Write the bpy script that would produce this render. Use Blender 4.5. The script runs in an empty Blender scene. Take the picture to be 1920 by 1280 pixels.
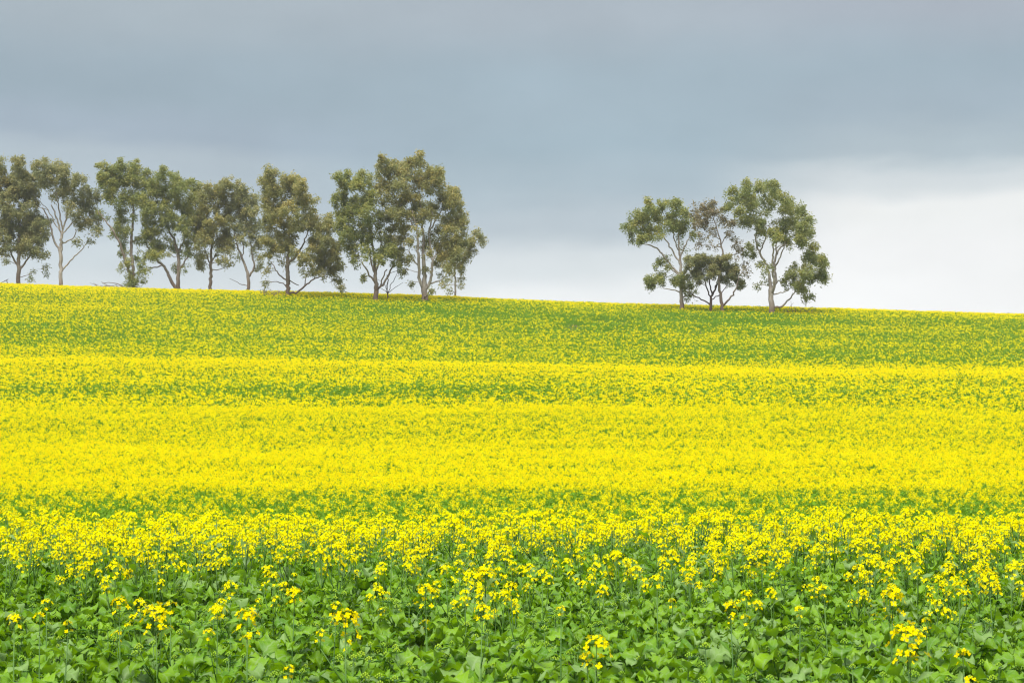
import bpy, math, random
import numpy as np
from mathutils import Vector, Matrix, Euler

SC = bpy.context.scene
COL = SC.collection
RNG = np.random.default_rng(11)
random.seed(11)

# ------------------------------------------------------------------ camera
F = 3200.0                       # focal length in pixels of a 1920 px wide frame
CAM_H = 1.7
PITCH = math.atan(172.0 / F)
cam_data = bpy.data.cameras.new('camera')
cam_data.sensor_width = 36.0
cam_data.lens = 36.0 * F / 1920.0
cam_data.clip_start = 0.1
cam_data.clip_end = 9000.0
cam_data.dof.use_dof = True
cam_data.dof.focus_distance = 22.0
cam_data.dof.aperture_fstop = 11.0
cam = bpy.data.objects.new('camera', cam_data)
cam.location = (0, 0, CAM_H)
cam.rotation_euler = (math.pi / 2 + PITCH, 0, 0)
COL.objects.link(cam)
SC.camera = cam

# ------------------------------------------------------------------ exposure, sky, sun
EXPOSURE = 0.8
SUN_EL, SUN_AZ = 60.0, 200.0     # azimuth clockwise from +Y: behind the camera, to its left
vs = SC.view_settings
vs.view_transform = 'Standard'
vs.look = 'None'
vs.gamma = 1.0
vs.exposure = EXPOSURE
vs.use_curve_mapping = False


def lin(c):
    out = []
    for v in c:
        v = v / 255.0
        out.append(v / 12.92 if v <= 0.04045 else ((v + 0.055) / 1.055) ** 2.4)
    return out


def build_world():
    w = bpy.data.worlds.new('World')
    SC.world = w
    w.use_nodes = True
    nt = w.node_tree
    nt.nodes.clear()
    N, L = nt.nodes.new, nt.links.new

    def math_(op, a, b=None, clamp=False):
        n = N('ShaderNodeMath')
        n.operation = op
        n.use_clamp = clamp
        for i, v in enumerate((a, b)):
            if v is None:
                continue
            if isinstance(v, (int, float)):
                n.inputs[i].default_value = v
            else:
                L(v, n.inputs[i])
        return n.outputs[0]
    tc = N('ShaderNodeTexCoord')
    sep = N('ShaderNodeSeparateXYZ')
    L(tc.outputs['Generated'], sep.inputs[0])
    az = math_('ARCTAN2', sep.outputs[0], sep.outputs[1])
    el = math_('ARCSINE', sep.outputs[2])

    def noise(sx, sy, scale, detail, off):
        c = N('ShaderNodeCombineXYZ')
        L(math_('MULTIPLY', az, sx), c.inputs[0])
        L(math_('MULTIPLY', el, sy), c.inputs[1])
        c.inputs[2].default_value = off
        n = N('ShaderNodeTexNoise')
        n.inputs['Scale'].default_value = scale
        n.inputs['Detail'].default_value = detail
        n.inputs['Roughness'].default_value = 0.5
        L(c.outputs[0], n.inputs['Vector'])
        return math_('SUBTRACT', n.outputs['Fac'], 0.5)
    warp = math_('ADD', math_('MULTIPLY', noise(3, 14, 1.3, 4, 2.3), 0.03),
                 math_('MULTIPLY', noise(9, 26, 1.2, 5, 7.1), 0.020))
    e2 = math_('ADD', el, warp)
    fac = math_('MULTIPLY', e2, 2.0, True)

    def ramp(stops):
        r = N('ShaderNodeValToRGB')
        cr = r.color_ramp
        cr.interpolation = 'EASE'
        while len(cr.elements) < len(stops):
            cr.elements.new(0.5)
        for e, (p, c) in zip(cr.elements, stops):
            e.position = p * 2.0
        for e, (p, c) in zip(cr.elements, stops):
            e.color = lin(c) + [1.0]
        L(fac, r.inputs[0])
        return r.outputs[0]
    up = [(0.34, (178, 186, 196)), (0.499, (186, 192, 200))]
    left = ramp([(0.05, (216, 222, 226)), (0.082, (210, 218, 222)), (0.100, (202, 212, 217)), (0.128, (180, 193, 202)),
                 (0.155, (174, 187, 196)), (0.172, (159, 174, 187)), (0.195, (152, 169, 180)),
                 (0.25, (166, 178, 186))] + up)
    mid = ramp([(0.05, (234, 237, 238)), (0.078, (232, 235, 236)), (0.100, (213, 220, 223)), (0.122, (182, 194, 202)),
                (0.142, (165, 182, 192)), (0.165, (158, 177, 188)), (0.200, (158, 176, 187)),
                (0.25, (167, 178, 187))] + up)
    right = ramp([(0.05, (240, 241, 241)), (0.10, (237, 238, 238)), (0.134, (232, 234, 233)), (0.149, (206, 213, 216)),
                  (0.162, (172, 186, 194)), (0.182, (159, 175, 186)), (0.205, (157, 174, 185)),
                  (0.25, (166, 175, 185))] + up)

    def smooth(lo, hi):
        m = N('ShaderNodeMapRange')
        m.interpolation_type = 'SMOOTHSTEP'
        m.inputs[1].default_value = lo
        m.inputs[2].default_value = hi
        L(az, m.inputs[0])
        return m.outputs[0]

    def mix(f, a, b):
        m = N('ShaderNodeMix')
        m.data_type = 'RGBA'
        L(f, m.inputs[0])
        L(a, m.inputs[6])
        L(b, m.inputs[7])
        return m.outputs[2]
    lm = mix(smooth(-0.20, 0.02), left, mid)
    allc = mix(smooth(0.10, 0.205), lm, right)
    # soft streaks inside the cloud sheet
    st = math_('ADD', 1.0, math_('ADD', math_('ADD', math_('MULTIPLY', noise(5, 11, 1.6, 6, 4.4), 0.17), math_('MULTIPLY', noise(16, 26, 1.5, 5, 21.0), 0.09)), math_('MULTIPLY', noise(2.2, 5, 2.0, 3, 11.0), 0.14)))
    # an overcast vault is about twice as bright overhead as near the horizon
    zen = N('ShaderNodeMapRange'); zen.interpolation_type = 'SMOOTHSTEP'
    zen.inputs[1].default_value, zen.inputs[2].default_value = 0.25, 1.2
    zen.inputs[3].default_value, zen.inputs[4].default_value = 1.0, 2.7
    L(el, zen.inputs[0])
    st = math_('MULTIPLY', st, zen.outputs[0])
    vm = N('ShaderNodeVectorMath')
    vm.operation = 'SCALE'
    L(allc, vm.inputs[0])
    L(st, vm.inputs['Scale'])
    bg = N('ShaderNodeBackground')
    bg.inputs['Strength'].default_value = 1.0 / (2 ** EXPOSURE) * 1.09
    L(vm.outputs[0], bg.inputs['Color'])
    sky = N('ShaderNodeTexSky')
    sky.sky_type = 'NISHITA'
    sky.sun_disc = False
    sky.sun_elevation = math.radians(SUN_EL)
    sky.sun_rotation = math.radians(SUN_AZ)
    bg2 = N('ShaderNodeBackground')
    bg2.inputs['Strength'].default_value = 0.06
    L(sky.outputs[0], bg2.inputs['Color'])
    mx = N('ShaderNodeMixShader')
    mx.inputs[0].default_value = 0.04
    L(bg.outputs[0], mx.inputs[1])
    L(bg2.outputs[0], mx.inputs[2])
    out = N('ShaderNodeOutputWorld')
    L(mx.outputs[0], out.inputs['Surface'])


build_world()
sd = bpy.data.lights.new('sun', 'SUN')
sd.energy = 3.2
sd.angle = math.radians(38.0)
sd.color = (1.0, 0.96, 0.88)
sun = bpy.data.objects.new('sun', sd)
_e, _a = math.radians(SUN_EL), math.radians(SUN_AZ)
to_sun = Vector((math.sin(_a) * math.cos(_e), math.cos(_a) * math.cos(_e), math.sin(_e)))
sun.rotation_euler = (-to_sun).to_track_quat('-Z', 'Y').to_euler()
sun.location = to_sun * 60
COL.objects.link(sun)
SC.cycles.filter_width = 1.15
SC.cycles.max_bounces = 8
SC.cycles.transparent_max_bounces = 8

# ------------------------------------------------------------------ helpers
TP, CP, SP = math.tan(PITCH), math.cos(PITCH), math.sin(PITCH)


def at(px, py, y):
    """world point seen at pixel (px, py) of the 1920 px frame, at distance y"""
    xc, yc = (px - 960.0) / F, (640.0 - py) / F
    dy = CP - yc * SP
    return np.array([xc / dy * y, y, CAM_H + (yc * CP + SP) / dy * y])


def row_of(z, y):
    t = (z - CAM_H) / y
    return 640.0 - F * (t * CP - SP) / (CP + t * SP)


def tag(o, label=None, cat=None, group=None, kind=None):
    if label: o['label'] = label
    if cat: o['category'] = cat
    if group: o['group'] = group
    if kind: o['kind'] = kind
    return o


def empty(name, loc, rz=0.0):
    o = bpy.data.objects.new(name, None)
    o.location = loc
    o.rotation_euler = (0, 0, rz)
    o.empty_display_size = 0.2
    COL.objects.link(o)
    return o


class MB:
    """collects vertices and faces of one mesh"""
    def __init__(self):
        self.v, self.f, self.m, self.uv = [], [], [], []

    def add(self, verts, faces, mat=0, uv=None):
        b = len(self.v)
        self.v.extend([tuple(map(float, p)) for p in verts])
        for f in faces:
            self.f.append(tuple(b + i for i in f))
            self.m.append(mat)
            self.uv.extend([uv[i] for i in f] if uv is not None else [(1.0, 0.5)] * len(f))

    def tube(self, pts, radii, n=5, mat=0, cap=True):
        P = [Vector(p) for p in pts]
        if len(P) < 2:
            return
        rings = []
        t0 = (P[1] - P[0]).normalized()
        a = t0.orthogonal().normalized()
        for i, p in enumerate(P):
            t = (P[min(i + 1, len(P) - 1)] - P[max(i - 1, 0)])
            t = t.normalized() if t.length > 1e-9 else t0
            a = (a - t * a.dot(t))
            a = a.normalized() if a.length > 1e-6 else t.orthogonal().normalized()
            b = t.cross(a)
            r = radii[i]
            rings.append([p + (a * math.cos(2 * math.pi * k / n) + b * math.sin(2 * math.pi * k / n)) * r for k in range(n)])
        vs_ = [q for R in rings for q in R]
        fs = []
        for i in range(len(P) - 1):
            for k in range(n):
                k2 = (k + 1) % n
                fs.append((i * n + k, i * n + k2, (i + 1) * n + k2, (i + 1) * n + k))
        if cap:
            fs.append(tuple((len(P) - 1) * n + k for k in range(n)))
            fs.append(tuple(reversed(range(n))))
        self.add(vs_, fs, mat)

    def join(self, other, M=None, matmap=None):
        b = len(self.v)
        if M is None:
            self.v.extend(other.v)
        else:
            A = np.array(M)
            V = np.array(other.v)
            V = V @ A[:3, :3].T + A[:3, 3]
            self.v.extend(map(tuple, V.tolist()))
        self.f.extend([tuple(b + i for i in f) for f in other.f])
        self.m.extend([m if matmap is None else matmap[m] for m in other.m])
        self.uv.extend(other.uv)

    def mesh(self, name, mats, smooth=True):
        me = bpy.data.meshes.new(name)
        me.from_pydata(self.v, [], self.f)
        for m in mats:
            me.materials.append(m)
        me.polygons.foreach_set('material_index', self.m)
        me.polygons.foreach_set('use_smooth', [smooth] * len(self.f))
        uvl = me.uv_layers.new(name='UVMap')
        uvl.data.foreach_set('uv', np.array(self.uv, dtype=np.float32).ravel())
        me.update()
        return me

    def build(self, name, mats, parent=None, smooth=True):
        o = bpy.data.objects.new(name, self.mesh(name, mats, smooth))
        COL.objects.link(o)
        if parent is not None:
            o.parent = parent
        return o


def quad_mesh(name, V, mats, colors=None, midx=None):
    """V: (n,4,3) array of quads"""
    n = V.shape[0]
    me = bpy.data.meshes.new(name)
    me.vertices.add(n * 4)
    me.vertices.foreach_set('co', V.reshape(-1).astype(np.float32))
    me.loops.add(n * 4)
    me.loops.foreach_set('vertex_index', np.arange(n * 4, dtype=np.int32))
    me.polygons.add(n)
    me.polygons.foreach_set('loop_start', np.arange(0, n * 4, 4, dtype=np.int32))
    for m in mats:
        me.materials.append(m)
    if midx is not None:
        me.polygons.foreach_set('material_index', midx.astype(np.int32))
    me.update(calc_edges=True)
    if colors is not None:
        a = me.attributes.new('leaf_hue', 'FLOAT', 'POINT')
        a.data.foreach_set('value', np.repeat(colors, 4).astype(np.float32))
    return me


def unit(a):
    return a / np.maximum(np.linalg.norm(a, axis=-1, keepdims=True), 1e-9)


# ------------------------------------------------------------------ materials
def new_mat(name):
    m = bpy.data.materials.new(name)
    m.use_nodes = True
    m.node_tree.nodes.clear()
    return m, m.node_tree.nodes.new, m.node_tree.links.new


def rgb(c):
    return (c[0], c[1], c[2], 1.0)


def mixc(N, L, f, a, b):
    m = N('ShaderNodeMix')
    m.data_type = 'RGBA'
    if isinstance(f, float):
        m.inputs[0].default_value = f
    else:
        L(f, m.inputs[0])
    for i, c in ((6, a), (7, b)):
        if isinstance(c, tuple):
            m.inputs[i].default_value = rgb(c)
        else:
            L(c, m.inputs[i])
    return m.outputs[2]


def maprange(N, L, v, a, b, c=0.0, d=1.0):
    m = N('ShaderNodeMapRange')
    m.inputs[1].default_value, m.inputs[2].default_value = a, b
    m.inputs[3].default_value, m.inputs[4].default_value = c, d
    L(v, m.inputs[0])
    return m.outputs[0]


def leaf_material(name, c1, c2, under, trans, rough=0.5, spec=0.5, veins=True, tr=0.3):
    m, N, L = new_mat(name)
    info = N('ShaderNodeObjectInfo')
    tc = N('ShaderNodeTexCoord')
    nz = N('ShaderNodeTexNoise')
    nz.inputs['Scale'].default_value = 9.0
    nz.inputs['Detail'].default_value = 2.0
    L(tc.outputs['Object'], nz.inputs['Vector'])
    ad = N('ShaderNodeMath'); ad.operation = 'ADD'
    L(info.outputs['Random'], ad.inputs[0]); L(maprange(N, L, nz.outputs['Fac'], 0.3, 0.7, -0.35, 0.35), ad.inputs[1])
    ad.use_clamp = True
    base = mixc(N, L, ad.outputs[0], c1, c2)
    if veins:
        # waxy grey-green bloom on some of the leaves
        wx = N('ShaderNodeMath'); wx.operation = 'ADD'; wx.use_clamp = True
        L(maprange(N, L, info.outputs['Random'], 0.80, 0.84, 0.0, 0.55), wx.inputs[0])
        nw = N('ShaderNodeTexNoise'); nw.inputs['Scale'].default_value = 5.0
        L(tc.outputs['Object'], nw.inputs['Vector'])
        L(maprange(N, L, nw.outputs['Fac'], 0.60, 0.68, 0.0, 0.55), wx.inputs[1])
        base = mixc(N, L, wx.outputs[0], base, (0.17, 0.25, 0.13))
        uv = N('ShaderNodeUVMap'); uv.uv_map = 'UVMap'
        sp = N('ShaderNodeSeparateXYZ'); L(uv.outputs[0], sp.inputs[0])
        mid = maprange(N, L, sp.outputs[0], 0.0, 0.16, 1.0, 0.0)
        # side veins: stripes leaning towards the leaf tip
        s = N('ShaderNodeMath'); s.operation = 'MULTIPLY_ADD'
        L(sp.outputs[0], s.inputs[0]); s.inputs[1].default_value = -0.25; L(sp.outputs[1], s.inputs[2])
        s2 = N('ShaderNodeMath'); s2.operation = 'MULTIPLY'; L(s.outputs[0], s2.inputs[0]); s2.inputs[1].default_value = 42.0
        s3 = N('ShaderNodeMath'); s3.operation = 'SINE'; L(s2.outputs[0], s3.inputs[0])
        side = maprange(N, L, s3.outputs[0], 0.82, 1.0, 0.0, 0.5)
        mxv = N('ShaderNodeMath'); mxv.operation = 'MAXIMUM'; L(mid, mxv.inputs[0]); L(side, mxv.inputs[1])
        sc = N('ShaderNodeMath'); sc.operation = 'MULTIPLY'; L(mxv.outputs[0], sc.inputs[0]); sc.inputs[1].default_value = 0.55
        base = mixc(N, L, sc.outputs[0], base, (0.26, 0.36, 0.16))
    geo = N('ShaderNodeNewGeometry')
    colr = mixc(N, L, geo.outputs['Backfacing'], base, under)
    p = N('ShaderNodeBsdfPrincipled')
    L(colr, p.inputs['Base Color'])
    p.inputs['Roughness'].default_value = rough
    p.inputs['Specular IOR Level'].default_value = spec
    t = N('ShaderNodeBsdfTranslucent')
    t.inputs['Color'].default_value = rgb(trans)
    mx = N('ShaderNodeMixShader'); mx.inputs[0].default_value = tr
    L(p.outputs[0], mx.inputs[1]); L(t.outputs[0], mx.inputs[2])
    o = N('ShaderNodeOutputMaterial'); L(mx.outputs[0], o.inputs['Surface'])
    return m


def petal_material(name, c1, c2, tr=0.35):
    m, N, L = new_mat(name)
    info = N('ShaderNodeObjectInfo')
    c = mixc(N, L, info.outputs['Random'], c1, c2)
    d = N('ShaderNodeBsdfDiffuse'); L(c, d.inputs['Color'])
    t = N('ShaderNodeBsdfTranslucent'); L(c, t.inputs['Color'])
    mx = N('ShaderNodeMixShader'); mx.inputs[0].default_value = tr
    L(d.outputs[0], mx.inputs[1]); L(t.outputs[0], mx.inputs[2])
    o = N('ShaderNodeOutputMaterial'); L(mx.outputs[0], o.inputs['Surface'])
    return m


M_LEAF = leaf_material('canola_leaf', (0.075, 0.19, 0.002), (0.20, 0.36, 0.003), (0.19, 0.30, 0.09), (0.28, 0.52, 0.002), 0.48, 0.32)
M_STEM = leaf_material('canola_stem', (0.06, 0.15, 0.02), (0.10, 0.21, 0.03), (0.07, 0.16, 0.03), (0.1, 0.3, 0.02), 0.5, 0.4, False, 0.1)
M_BUD = leaf_material('canola_bud', (0.24, 0.42, 0.02), (0.34, 0.48, 0.02), (0.26, 0.42, 0.02), (0.3, 0.5, 0.02), 0.6, 0.3, False, 0.2)
M_PETAL = petal_material('canola_petal', (0.93, 0.77, 0.001), (0.93, 0.85, 0.002))
M_PETAL_DEEP = petal_material('canola_petal_deep', (0.93, 0.74, 0.001), (0.93, 0.80, 0.002), 0.35)
M_FARLEAF = leaf_material('far_canola_leaf', (0.10, 0.23, 0.004), (0.18, 0.33, 0.008), (0.16, 0.29, 0.02), (0.24, 0.44, 0.01), 0.7, 0.15, False, 0.3)


def ground_material():
    m, N, L = new_mat('soil')
    tc = N('ShaderNodeTexCoord')
    nz = N('ShaderNodeTexNoise'); nz.inputs['Scale'].default_value = 0.6; nz.inputs['Detail'].default_value = 8
    L(tc.outputs['Object'], nz.inputs['Vector'])
    c = mixc(N, L, maprange(N, L, nz.outputs['Fac'], 0.35, 0.65), (0.10, 0.065, 0.035), (0.17, 0.11, 0.06))
    n2 = N('ShaderNodeTexNoise'); n2.inputs['Scale'].default_value = 14; n2.inputs['Detail'].default_value = 4
    L(tc.outputs['Object'], n2.inputs['Vector'])
    c = mixc(N, L, maprange(N, L, n2.outputs['Fac'], 0.5, 0.62, 0.0, 0.55), c, (0.06, 0.11, 0.02))
    p = N('ShaderNodeBsdfPrincipled'); L(c, p.inputs['Base Color']); p.inputs['Roughness'].default_value = 0.95
    b = N('ShaderNodeBump'); b.inputs['Strength'].default_value = 0.8; b.inputs['Distance'].default_value = 0.05
    L(n2.outputs['Fac'], b.inputs['Height']); L(b.outputs[0], p.inputs['Normal'])
    o = N('ShaderNodeOutputMaterial'); L(p.outputs[0], o.inputs['Surface'])
    return m


def bark_material(name, pale, mid, rough_c, base_h, dark=0.0):
    m, N, L = new_mat(name)
    tc = N('ShaderNodeTexCoord')
    mp = N('ShaderNodeMapping'); mp.inputs['Scale'].default_value = (3.0, 3.0, 0.5)
    L(tc.outputs['Object'], mp.inputs['Vector'])
    nz = N('ShaderNodeTexNoise'); nz.inputs['Scale'].default_value = 1.6; nz.inputs['Detail'].default_value = 5
    L(mp.outputs[0], nz.inputs['Vector'])
    c = mixc(N, L, maprange(N, L, nz.outputs['Fac'], 0.42, 0.6), pale, mid)
    # rough dark bark around the butt of the trunk
    sp = N('ShaderNodeSeparateXYZ'); L(tc.outputs['Object'], sp.inputs[0])
    ad = N('ShaderNodeMath'); ad.operation = 'MULTIPLY_ADD'
    L(nz.outputs['Fac'], ad.inputs[0]); ad.inputs[1].default_value = 3.0; L(sp.outputs[2], ad.inputs[2])
    f = maprange(N, L, ad.outputs[0], base_h, base_h + 1.4, 1.0, 0.0)
    c = mixc(N, L, f, c, rough_c)
    p = N('ShaderNodeBsdfPrincipled'); L(c, p.inputs['Base Color']); p.inputs['Roughness'].default_value = 0.9
    b = N('ShaderNodeBump'); b.inputs['Strength'].default_value = 0.6; b.inputs['Distance'].default_value = 0.06
    L(nz.outputs['Fac'], b.inputs['Height']); L(b.outputs[0], p.inputs['Normal'])
    o = N('ShaderNodeOutputMaterial'); L(p.outputs[0], o.inputs['Surface'])
    return m


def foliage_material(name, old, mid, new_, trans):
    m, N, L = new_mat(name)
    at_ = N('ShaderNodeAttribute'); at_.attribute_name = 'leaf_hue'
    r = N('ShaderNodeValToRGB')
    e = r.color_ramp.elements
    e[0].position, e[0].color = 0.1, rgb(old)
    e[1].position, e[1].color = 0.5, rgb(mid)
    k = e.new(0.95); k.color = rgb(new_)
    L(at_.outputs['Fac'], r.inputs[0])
    p = N('ShaderNodeBsdfPrincipled'); L(r.outputs[0], p.inputs['Base Color'])
    p.inputs['Roughness'].default_value = 0.55; p.inputs['Specular IOR Level'].default_value = 0.4
    t = N('ShaderNodeBsdfTranslucent'); t.inputs['Color'].default_value = rgb(trans)
    mx = N('ShaderNodeMixShader'); mx.inputs[0].default_value = 0.42
    L(p.outputs[0], mx.inputs[1]); L(t.outputs[0], mx.inputs[2])
    o = N('ShaderNodeOutputMaterial'); L(mx.outputs[0], o.inputs['Surface'])
    return m


BARK = {
    'pale': bark_material('pale_smooth_bark', (0.43, 0.385, 0.335), (0.29, 0.245, 0.205), (0.20, 0.14, 0.10), 2.6),
    'mid': bark_material('mottled_bark', (0.30, 0.255, 0.215), (0.19, 0.15, 0.12), (0.15, 0.105, 0.078), 3.6),
    'dark': bark_material('dark_rough_bark', (0.10, 0.065, 0.05), (0.06, 0.042, 0.034), (0.07, 0.045, 0.035), 2.0),
    'dead': bark_material('weathered_dead_wood', (0.25, 0.2, 0.16), (0.14, 0.10, 0.08), (0.16, 0.11, 0.085), 0.4),
}
LEAFM = {
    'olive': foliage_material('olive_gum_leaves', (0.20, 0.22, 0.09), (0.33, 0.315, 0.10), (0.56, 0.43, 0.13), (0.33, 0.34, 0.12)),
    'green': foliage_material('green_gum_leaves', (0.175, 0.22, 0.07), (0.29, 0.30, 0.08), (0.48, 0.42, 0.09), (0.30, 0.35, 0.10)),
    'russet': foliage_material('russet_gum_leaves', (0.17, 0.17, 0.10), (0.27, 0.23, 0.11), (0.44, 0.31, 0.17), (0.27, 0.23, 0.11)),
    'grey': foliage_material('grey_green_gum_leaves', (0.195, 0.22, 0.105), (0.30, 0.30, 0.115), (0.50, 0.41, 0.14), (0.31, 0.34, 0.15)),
}

# ------------------------------------------------------------------ terrain
CROP_H = 0.9
_ky = [-60, 0, 15, 18, 21, 24, 32, 42, 50, 60, 75, 100, 118, 130, 140, 160, 190, 210, 222, 232, 242, 260, 300, 400, 600, 900]
_kz = [0, 0, 0, -0.10, -0.33, -0.65, -1.35, -1.5, -1.12, -0.72, 0.35, 2.88, 4.75, 5.85, 6.72, 9.1, 13.3, 16.3, 18.05, 18.95, 19.25, 19.0, 16, 8, 0, -4]
_ty = np.arange(-60, 900, 0.5)
_tz = np.interp(_ty, _ky, _kz)
_k = np.exp(-0.5 * (np.arange(-12, 13) / 4.0) ** 2); _k /= _k.sum()
_tz2 = np.convolve(np.pad(_tz, 12, mode='edge'), _k, mode='valid')
_tz = np.where(_ty < 8, _tz, _tz2)


def ground(x, y):
    x = np.asarray(x, dtype=float); y = np.asarray(y, dtype=float)
    z = np.interp(y, _ty, _tz)
    K = np.clip((y - 30) / 195.0, 0, 1.2) ** 1.9
    z = z - 0.0297 * 160 * np.tanh(x / 160) * K
    w = np.clip((y - 45) / 60, 0, 1)
    z = z + w * (0.10 * np.sin(x * 0.11 + y * 0.07) + 0.07 * np.sin(x * 0.043 - y * 0.13 + 1.3) + 0.10 * np.sin(y * 0.31 + x * 0.02))
    far = np.clip((np.hypot(x, y) - 400) / 500, 0, 1)
    return z * (1 - far) - 3.0 * far


def build_ground():
    gx = np.concatenate([[-3000, -2200, -1500, -900, -600, -400, -300], np.arange(-220, 221, 3.0), [300, 400, 600, 900, 1500, 2200, 3000]])
    gy = np.concatenate([[-3000, -2200, -1500, -700, -300, -120, -60], np.arange(-30, 64, 1.5), np.arange(64, 280, 3.0), [290, 300, 330, 360, 400, 460, 520, 600, 700, 850, 1100, 1600, 2200, 3000]])
    X, Y = np.meshgrid(gx, gy)
    Z = ground(X, Y)
    nx, ny = len(gx), len(gy)
    V = np.stack([X, Y, Z], -1).reshape(-1, 3)
    fs = [(j * nx + i, j * nx + i + 1, (j + 1) * nx + i + 1, (j + 1) * nx + i) for j in range(ny - 1) for i in range(nx - 1)]
    me = bpy.data.meshes.new('ground')
    me.from_pydata(V.tolist(), [], fs)
    me.materials.append(ground_material())
    me.polygons.foreach_set('use_smooth', [True] * len(fs))
    o = bpy.data.objects.new('ground', me)
    COL.objects.link(o)
    tag(o, kind='structure')
    return o


build_ground()


# ------------------------------------------------------------------ canola plants
def leaf_mb(L_, W_, curl, seed, rows=10):
    """stalked leaf with a broad wavy blade; grows along +X, upper side is the front side"""
    r = random.Random(seed)
    mb = MB()
    cols = (-1.0, -0.55, 0.0, 0.55, 1.0)
    V, UV = [], []
    ph, ph2 = r.uniform(0, 6), r.uniform(0, 6)
    ts = [0.0, 0.24] + [0.24 + 0.76 * (k / (rows - 2)) ** 0.9 for k in range(1, rows - 1)]
    x = z = 0.0
    ang = 0.45
    fold = r.uniform(0.05, 0.30)
    for i, t in enumerate(ts):
        if i:
            step = L_ * (t - ts[i - 1])
            x += math.cos(ang) * step
            z += math.sin(ang) * step
            ang -= curl * (t - ts[i - 1]) * (1.4 if t > .5 else .8)
        s_ = max(0.0, (t - 0.24) / 0.76)
        if rows > 5:
            w = 0.06 if i < 1 else (0.14 if i == 1 else math.sqrt(max(0.0, 1 - abs(2 * (s_ * 0.94 + .03) ** 1.15 - 1) ** 2.7)) * (0.70 if i == 2 else 1.0) * (1 + .07 * math.sin(ph2 + i * 1.7)))
        else:
            w = 0.15 if i < 1 else max(0.12, math.sin(math.pi * (s_ * .9 + .08)))
        for c in cols:
            e = abs(c)
            ruff = 0.17 * W_ * math.sin(ph + i * 1.5 + (2.5 if c > 0 else 0)) * e * e * (i > 1) + 0.05 * W_ * math.sin(ph2 + i * 3.7 + c * 3)
            jag = 1.0 + (r.uniform(-0.03, 0.03) if e == 1.0 else 0)
            V.append((x + (r.uniform(-.006, .006) - (0.12 * e * e if i == rows - 1 else 0.04 * e * e if i == rows - 2 else 0.0) - (0.06 * e if i == 2 else 0)) * L_, c * w * W_ * 0.5 * jag, z + ruff + fold * W_ * w * e))
            UV.append((e, t))
    fs = []
    for i in range(rows - 1):
        for j in range(4):
            fs.append((i * 5 + j, (i + 1) * 5 + j, (i + 1) * 5 + j + 1, i * 5 + j + 1))
    mb.add(V, fs, 0, UV)
    return mb


def petals(mb, c, nrm, size, r, mat=0):
    n = Vector(nrm).normalized()
    a = n.orthogonal().normalized()
    a.rotate(Matrix.Rotation(r.uniform(0, 6.28), 3, n))
    b = n.cross(a)
    c = Vector(c)
    for k in range(4):
        t = k * math.pi / 2
        u = a * math.cos(t) + b * math.sin(t)
        v = n.cross(u)
        lift = n * (size * r.uniform(-0.15, 0.35))
        mb.add([c, c + u * size * 0.62 + v * size * 0.42 + lift * .6, c + u * size * 1.05 + lift, c + u * size * 0.62 - v * size * 0.42 + lift * .6], [(0, 1, 2, 3)], mat)


def bud(mb, c, rad, mat):
    c = Vector(c)
    vs_ = [c + Vector(d) * rad for d in ((1, 0, 0), (0, 1, 0), (-1, 0, 0), (0, -1, 0))] + [c + Vector((0, 0, rad * 1.7)), c - Vector((0, 0, rad))]
    mb.add(vs_, [(0, 1, 4), (1, 2, 4), (2, 3, 4), (3, 0, 4), (1, 0, 5), (2, 1, 5), (3, 2, 5), (0, 3, 5)], mat)


def head_mb(seed, n=18, rad=0.034, size=0.0095, nb=9):
    """raceme of open flowers below a knot of buds; origin at the foot of the raceme"""
    r = random.Random(seed)
    mb = MB()
    top = 0.075
    mb.tube([(0, 0, -0.02), (0, 0, top)], [0.002, 0.0015], 3, 1)
    for i in range(n):
        t = (i + 0.5) / n
        a = i * 2.399 + r.uniform(-.3, .3)
        if i < n * 0.72:
            th = math.radians(12 + 75 * (i / (n * 0.72)))
            rr = rad * r.uniform(0.8, 1.15)
            d = Vector((math.sin(th) * math.cos(a), math.sin(th) * math.sin(a), math.cos(th) * 0.8))
            c = Vector((0, 0, top - rad * 0.75)) + d * rr
        else:
            rr = rad * r.uniform(0.7, 1.2)
            d = Vector((math.cos(a), math.sin(a), 0.5))
            c = Vector((math.cos(a) * rr, math.sin(a) * rr, top - rad * r.uniform(0.9, 2.0)))
        petals(mb, c, d + Vector((r.uniform(-.4, .4), r.uniform(-.4, .4), r.uniform(-.1, .5))), size * r.uniform(0.85, 1.15), r, 0)
        if i % 3 == 0:
            mb.tube([(0, 0, c.z - 0.012), c], [0.0009, 0.0007], 3, 1, False)
    for i in range(nb):
        a = i * 2.4
        rr = 0.0035 * math.sqrt(i)
        bud(mb, (math.cos(a) * rr, math.sin(a) * rr, top + 0.004 - 0.0008 * i), 0.0032, 2)
    return mb


def budhead_mb(seed, n=16):
    r = random.Random(seed)
    mb = MB()
    mb.tube([(0, 0, -0.02), (0, 0, 0.02)], [0.002, 0.002], 3, 1)
    for i in range(n):
        a = i * 2.4
        rr = 0.0042 * math.sqrt(i) * r.uniform(.9, 1.3)
        bud(mb, (math.cos(a) * rr, math.sin(a) * rr, 0.024 - 0.0012 * i), 0.0042, 2)
    for i in range(4):
        a = r.uniform(0, 6.28)
        petal_leaf = [(0, 0, 0), (0.03 * math.cos(a) - .008 * math.sin(a), 0.03 * math.sin(a) + .008 * math.cos(a), 0.012), (0.055 * math.cos(a), 0.055 * math.sin(a), 0.008), (0.03 * math.cos(a) + .008 * math.sin(a), 0.03 * math.sin(a) - .008 * math.cos(a), 0.012)]
        mb.add(petal_leaf, [(0, 1, 2, 3)], 1)
    return mb


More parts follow.
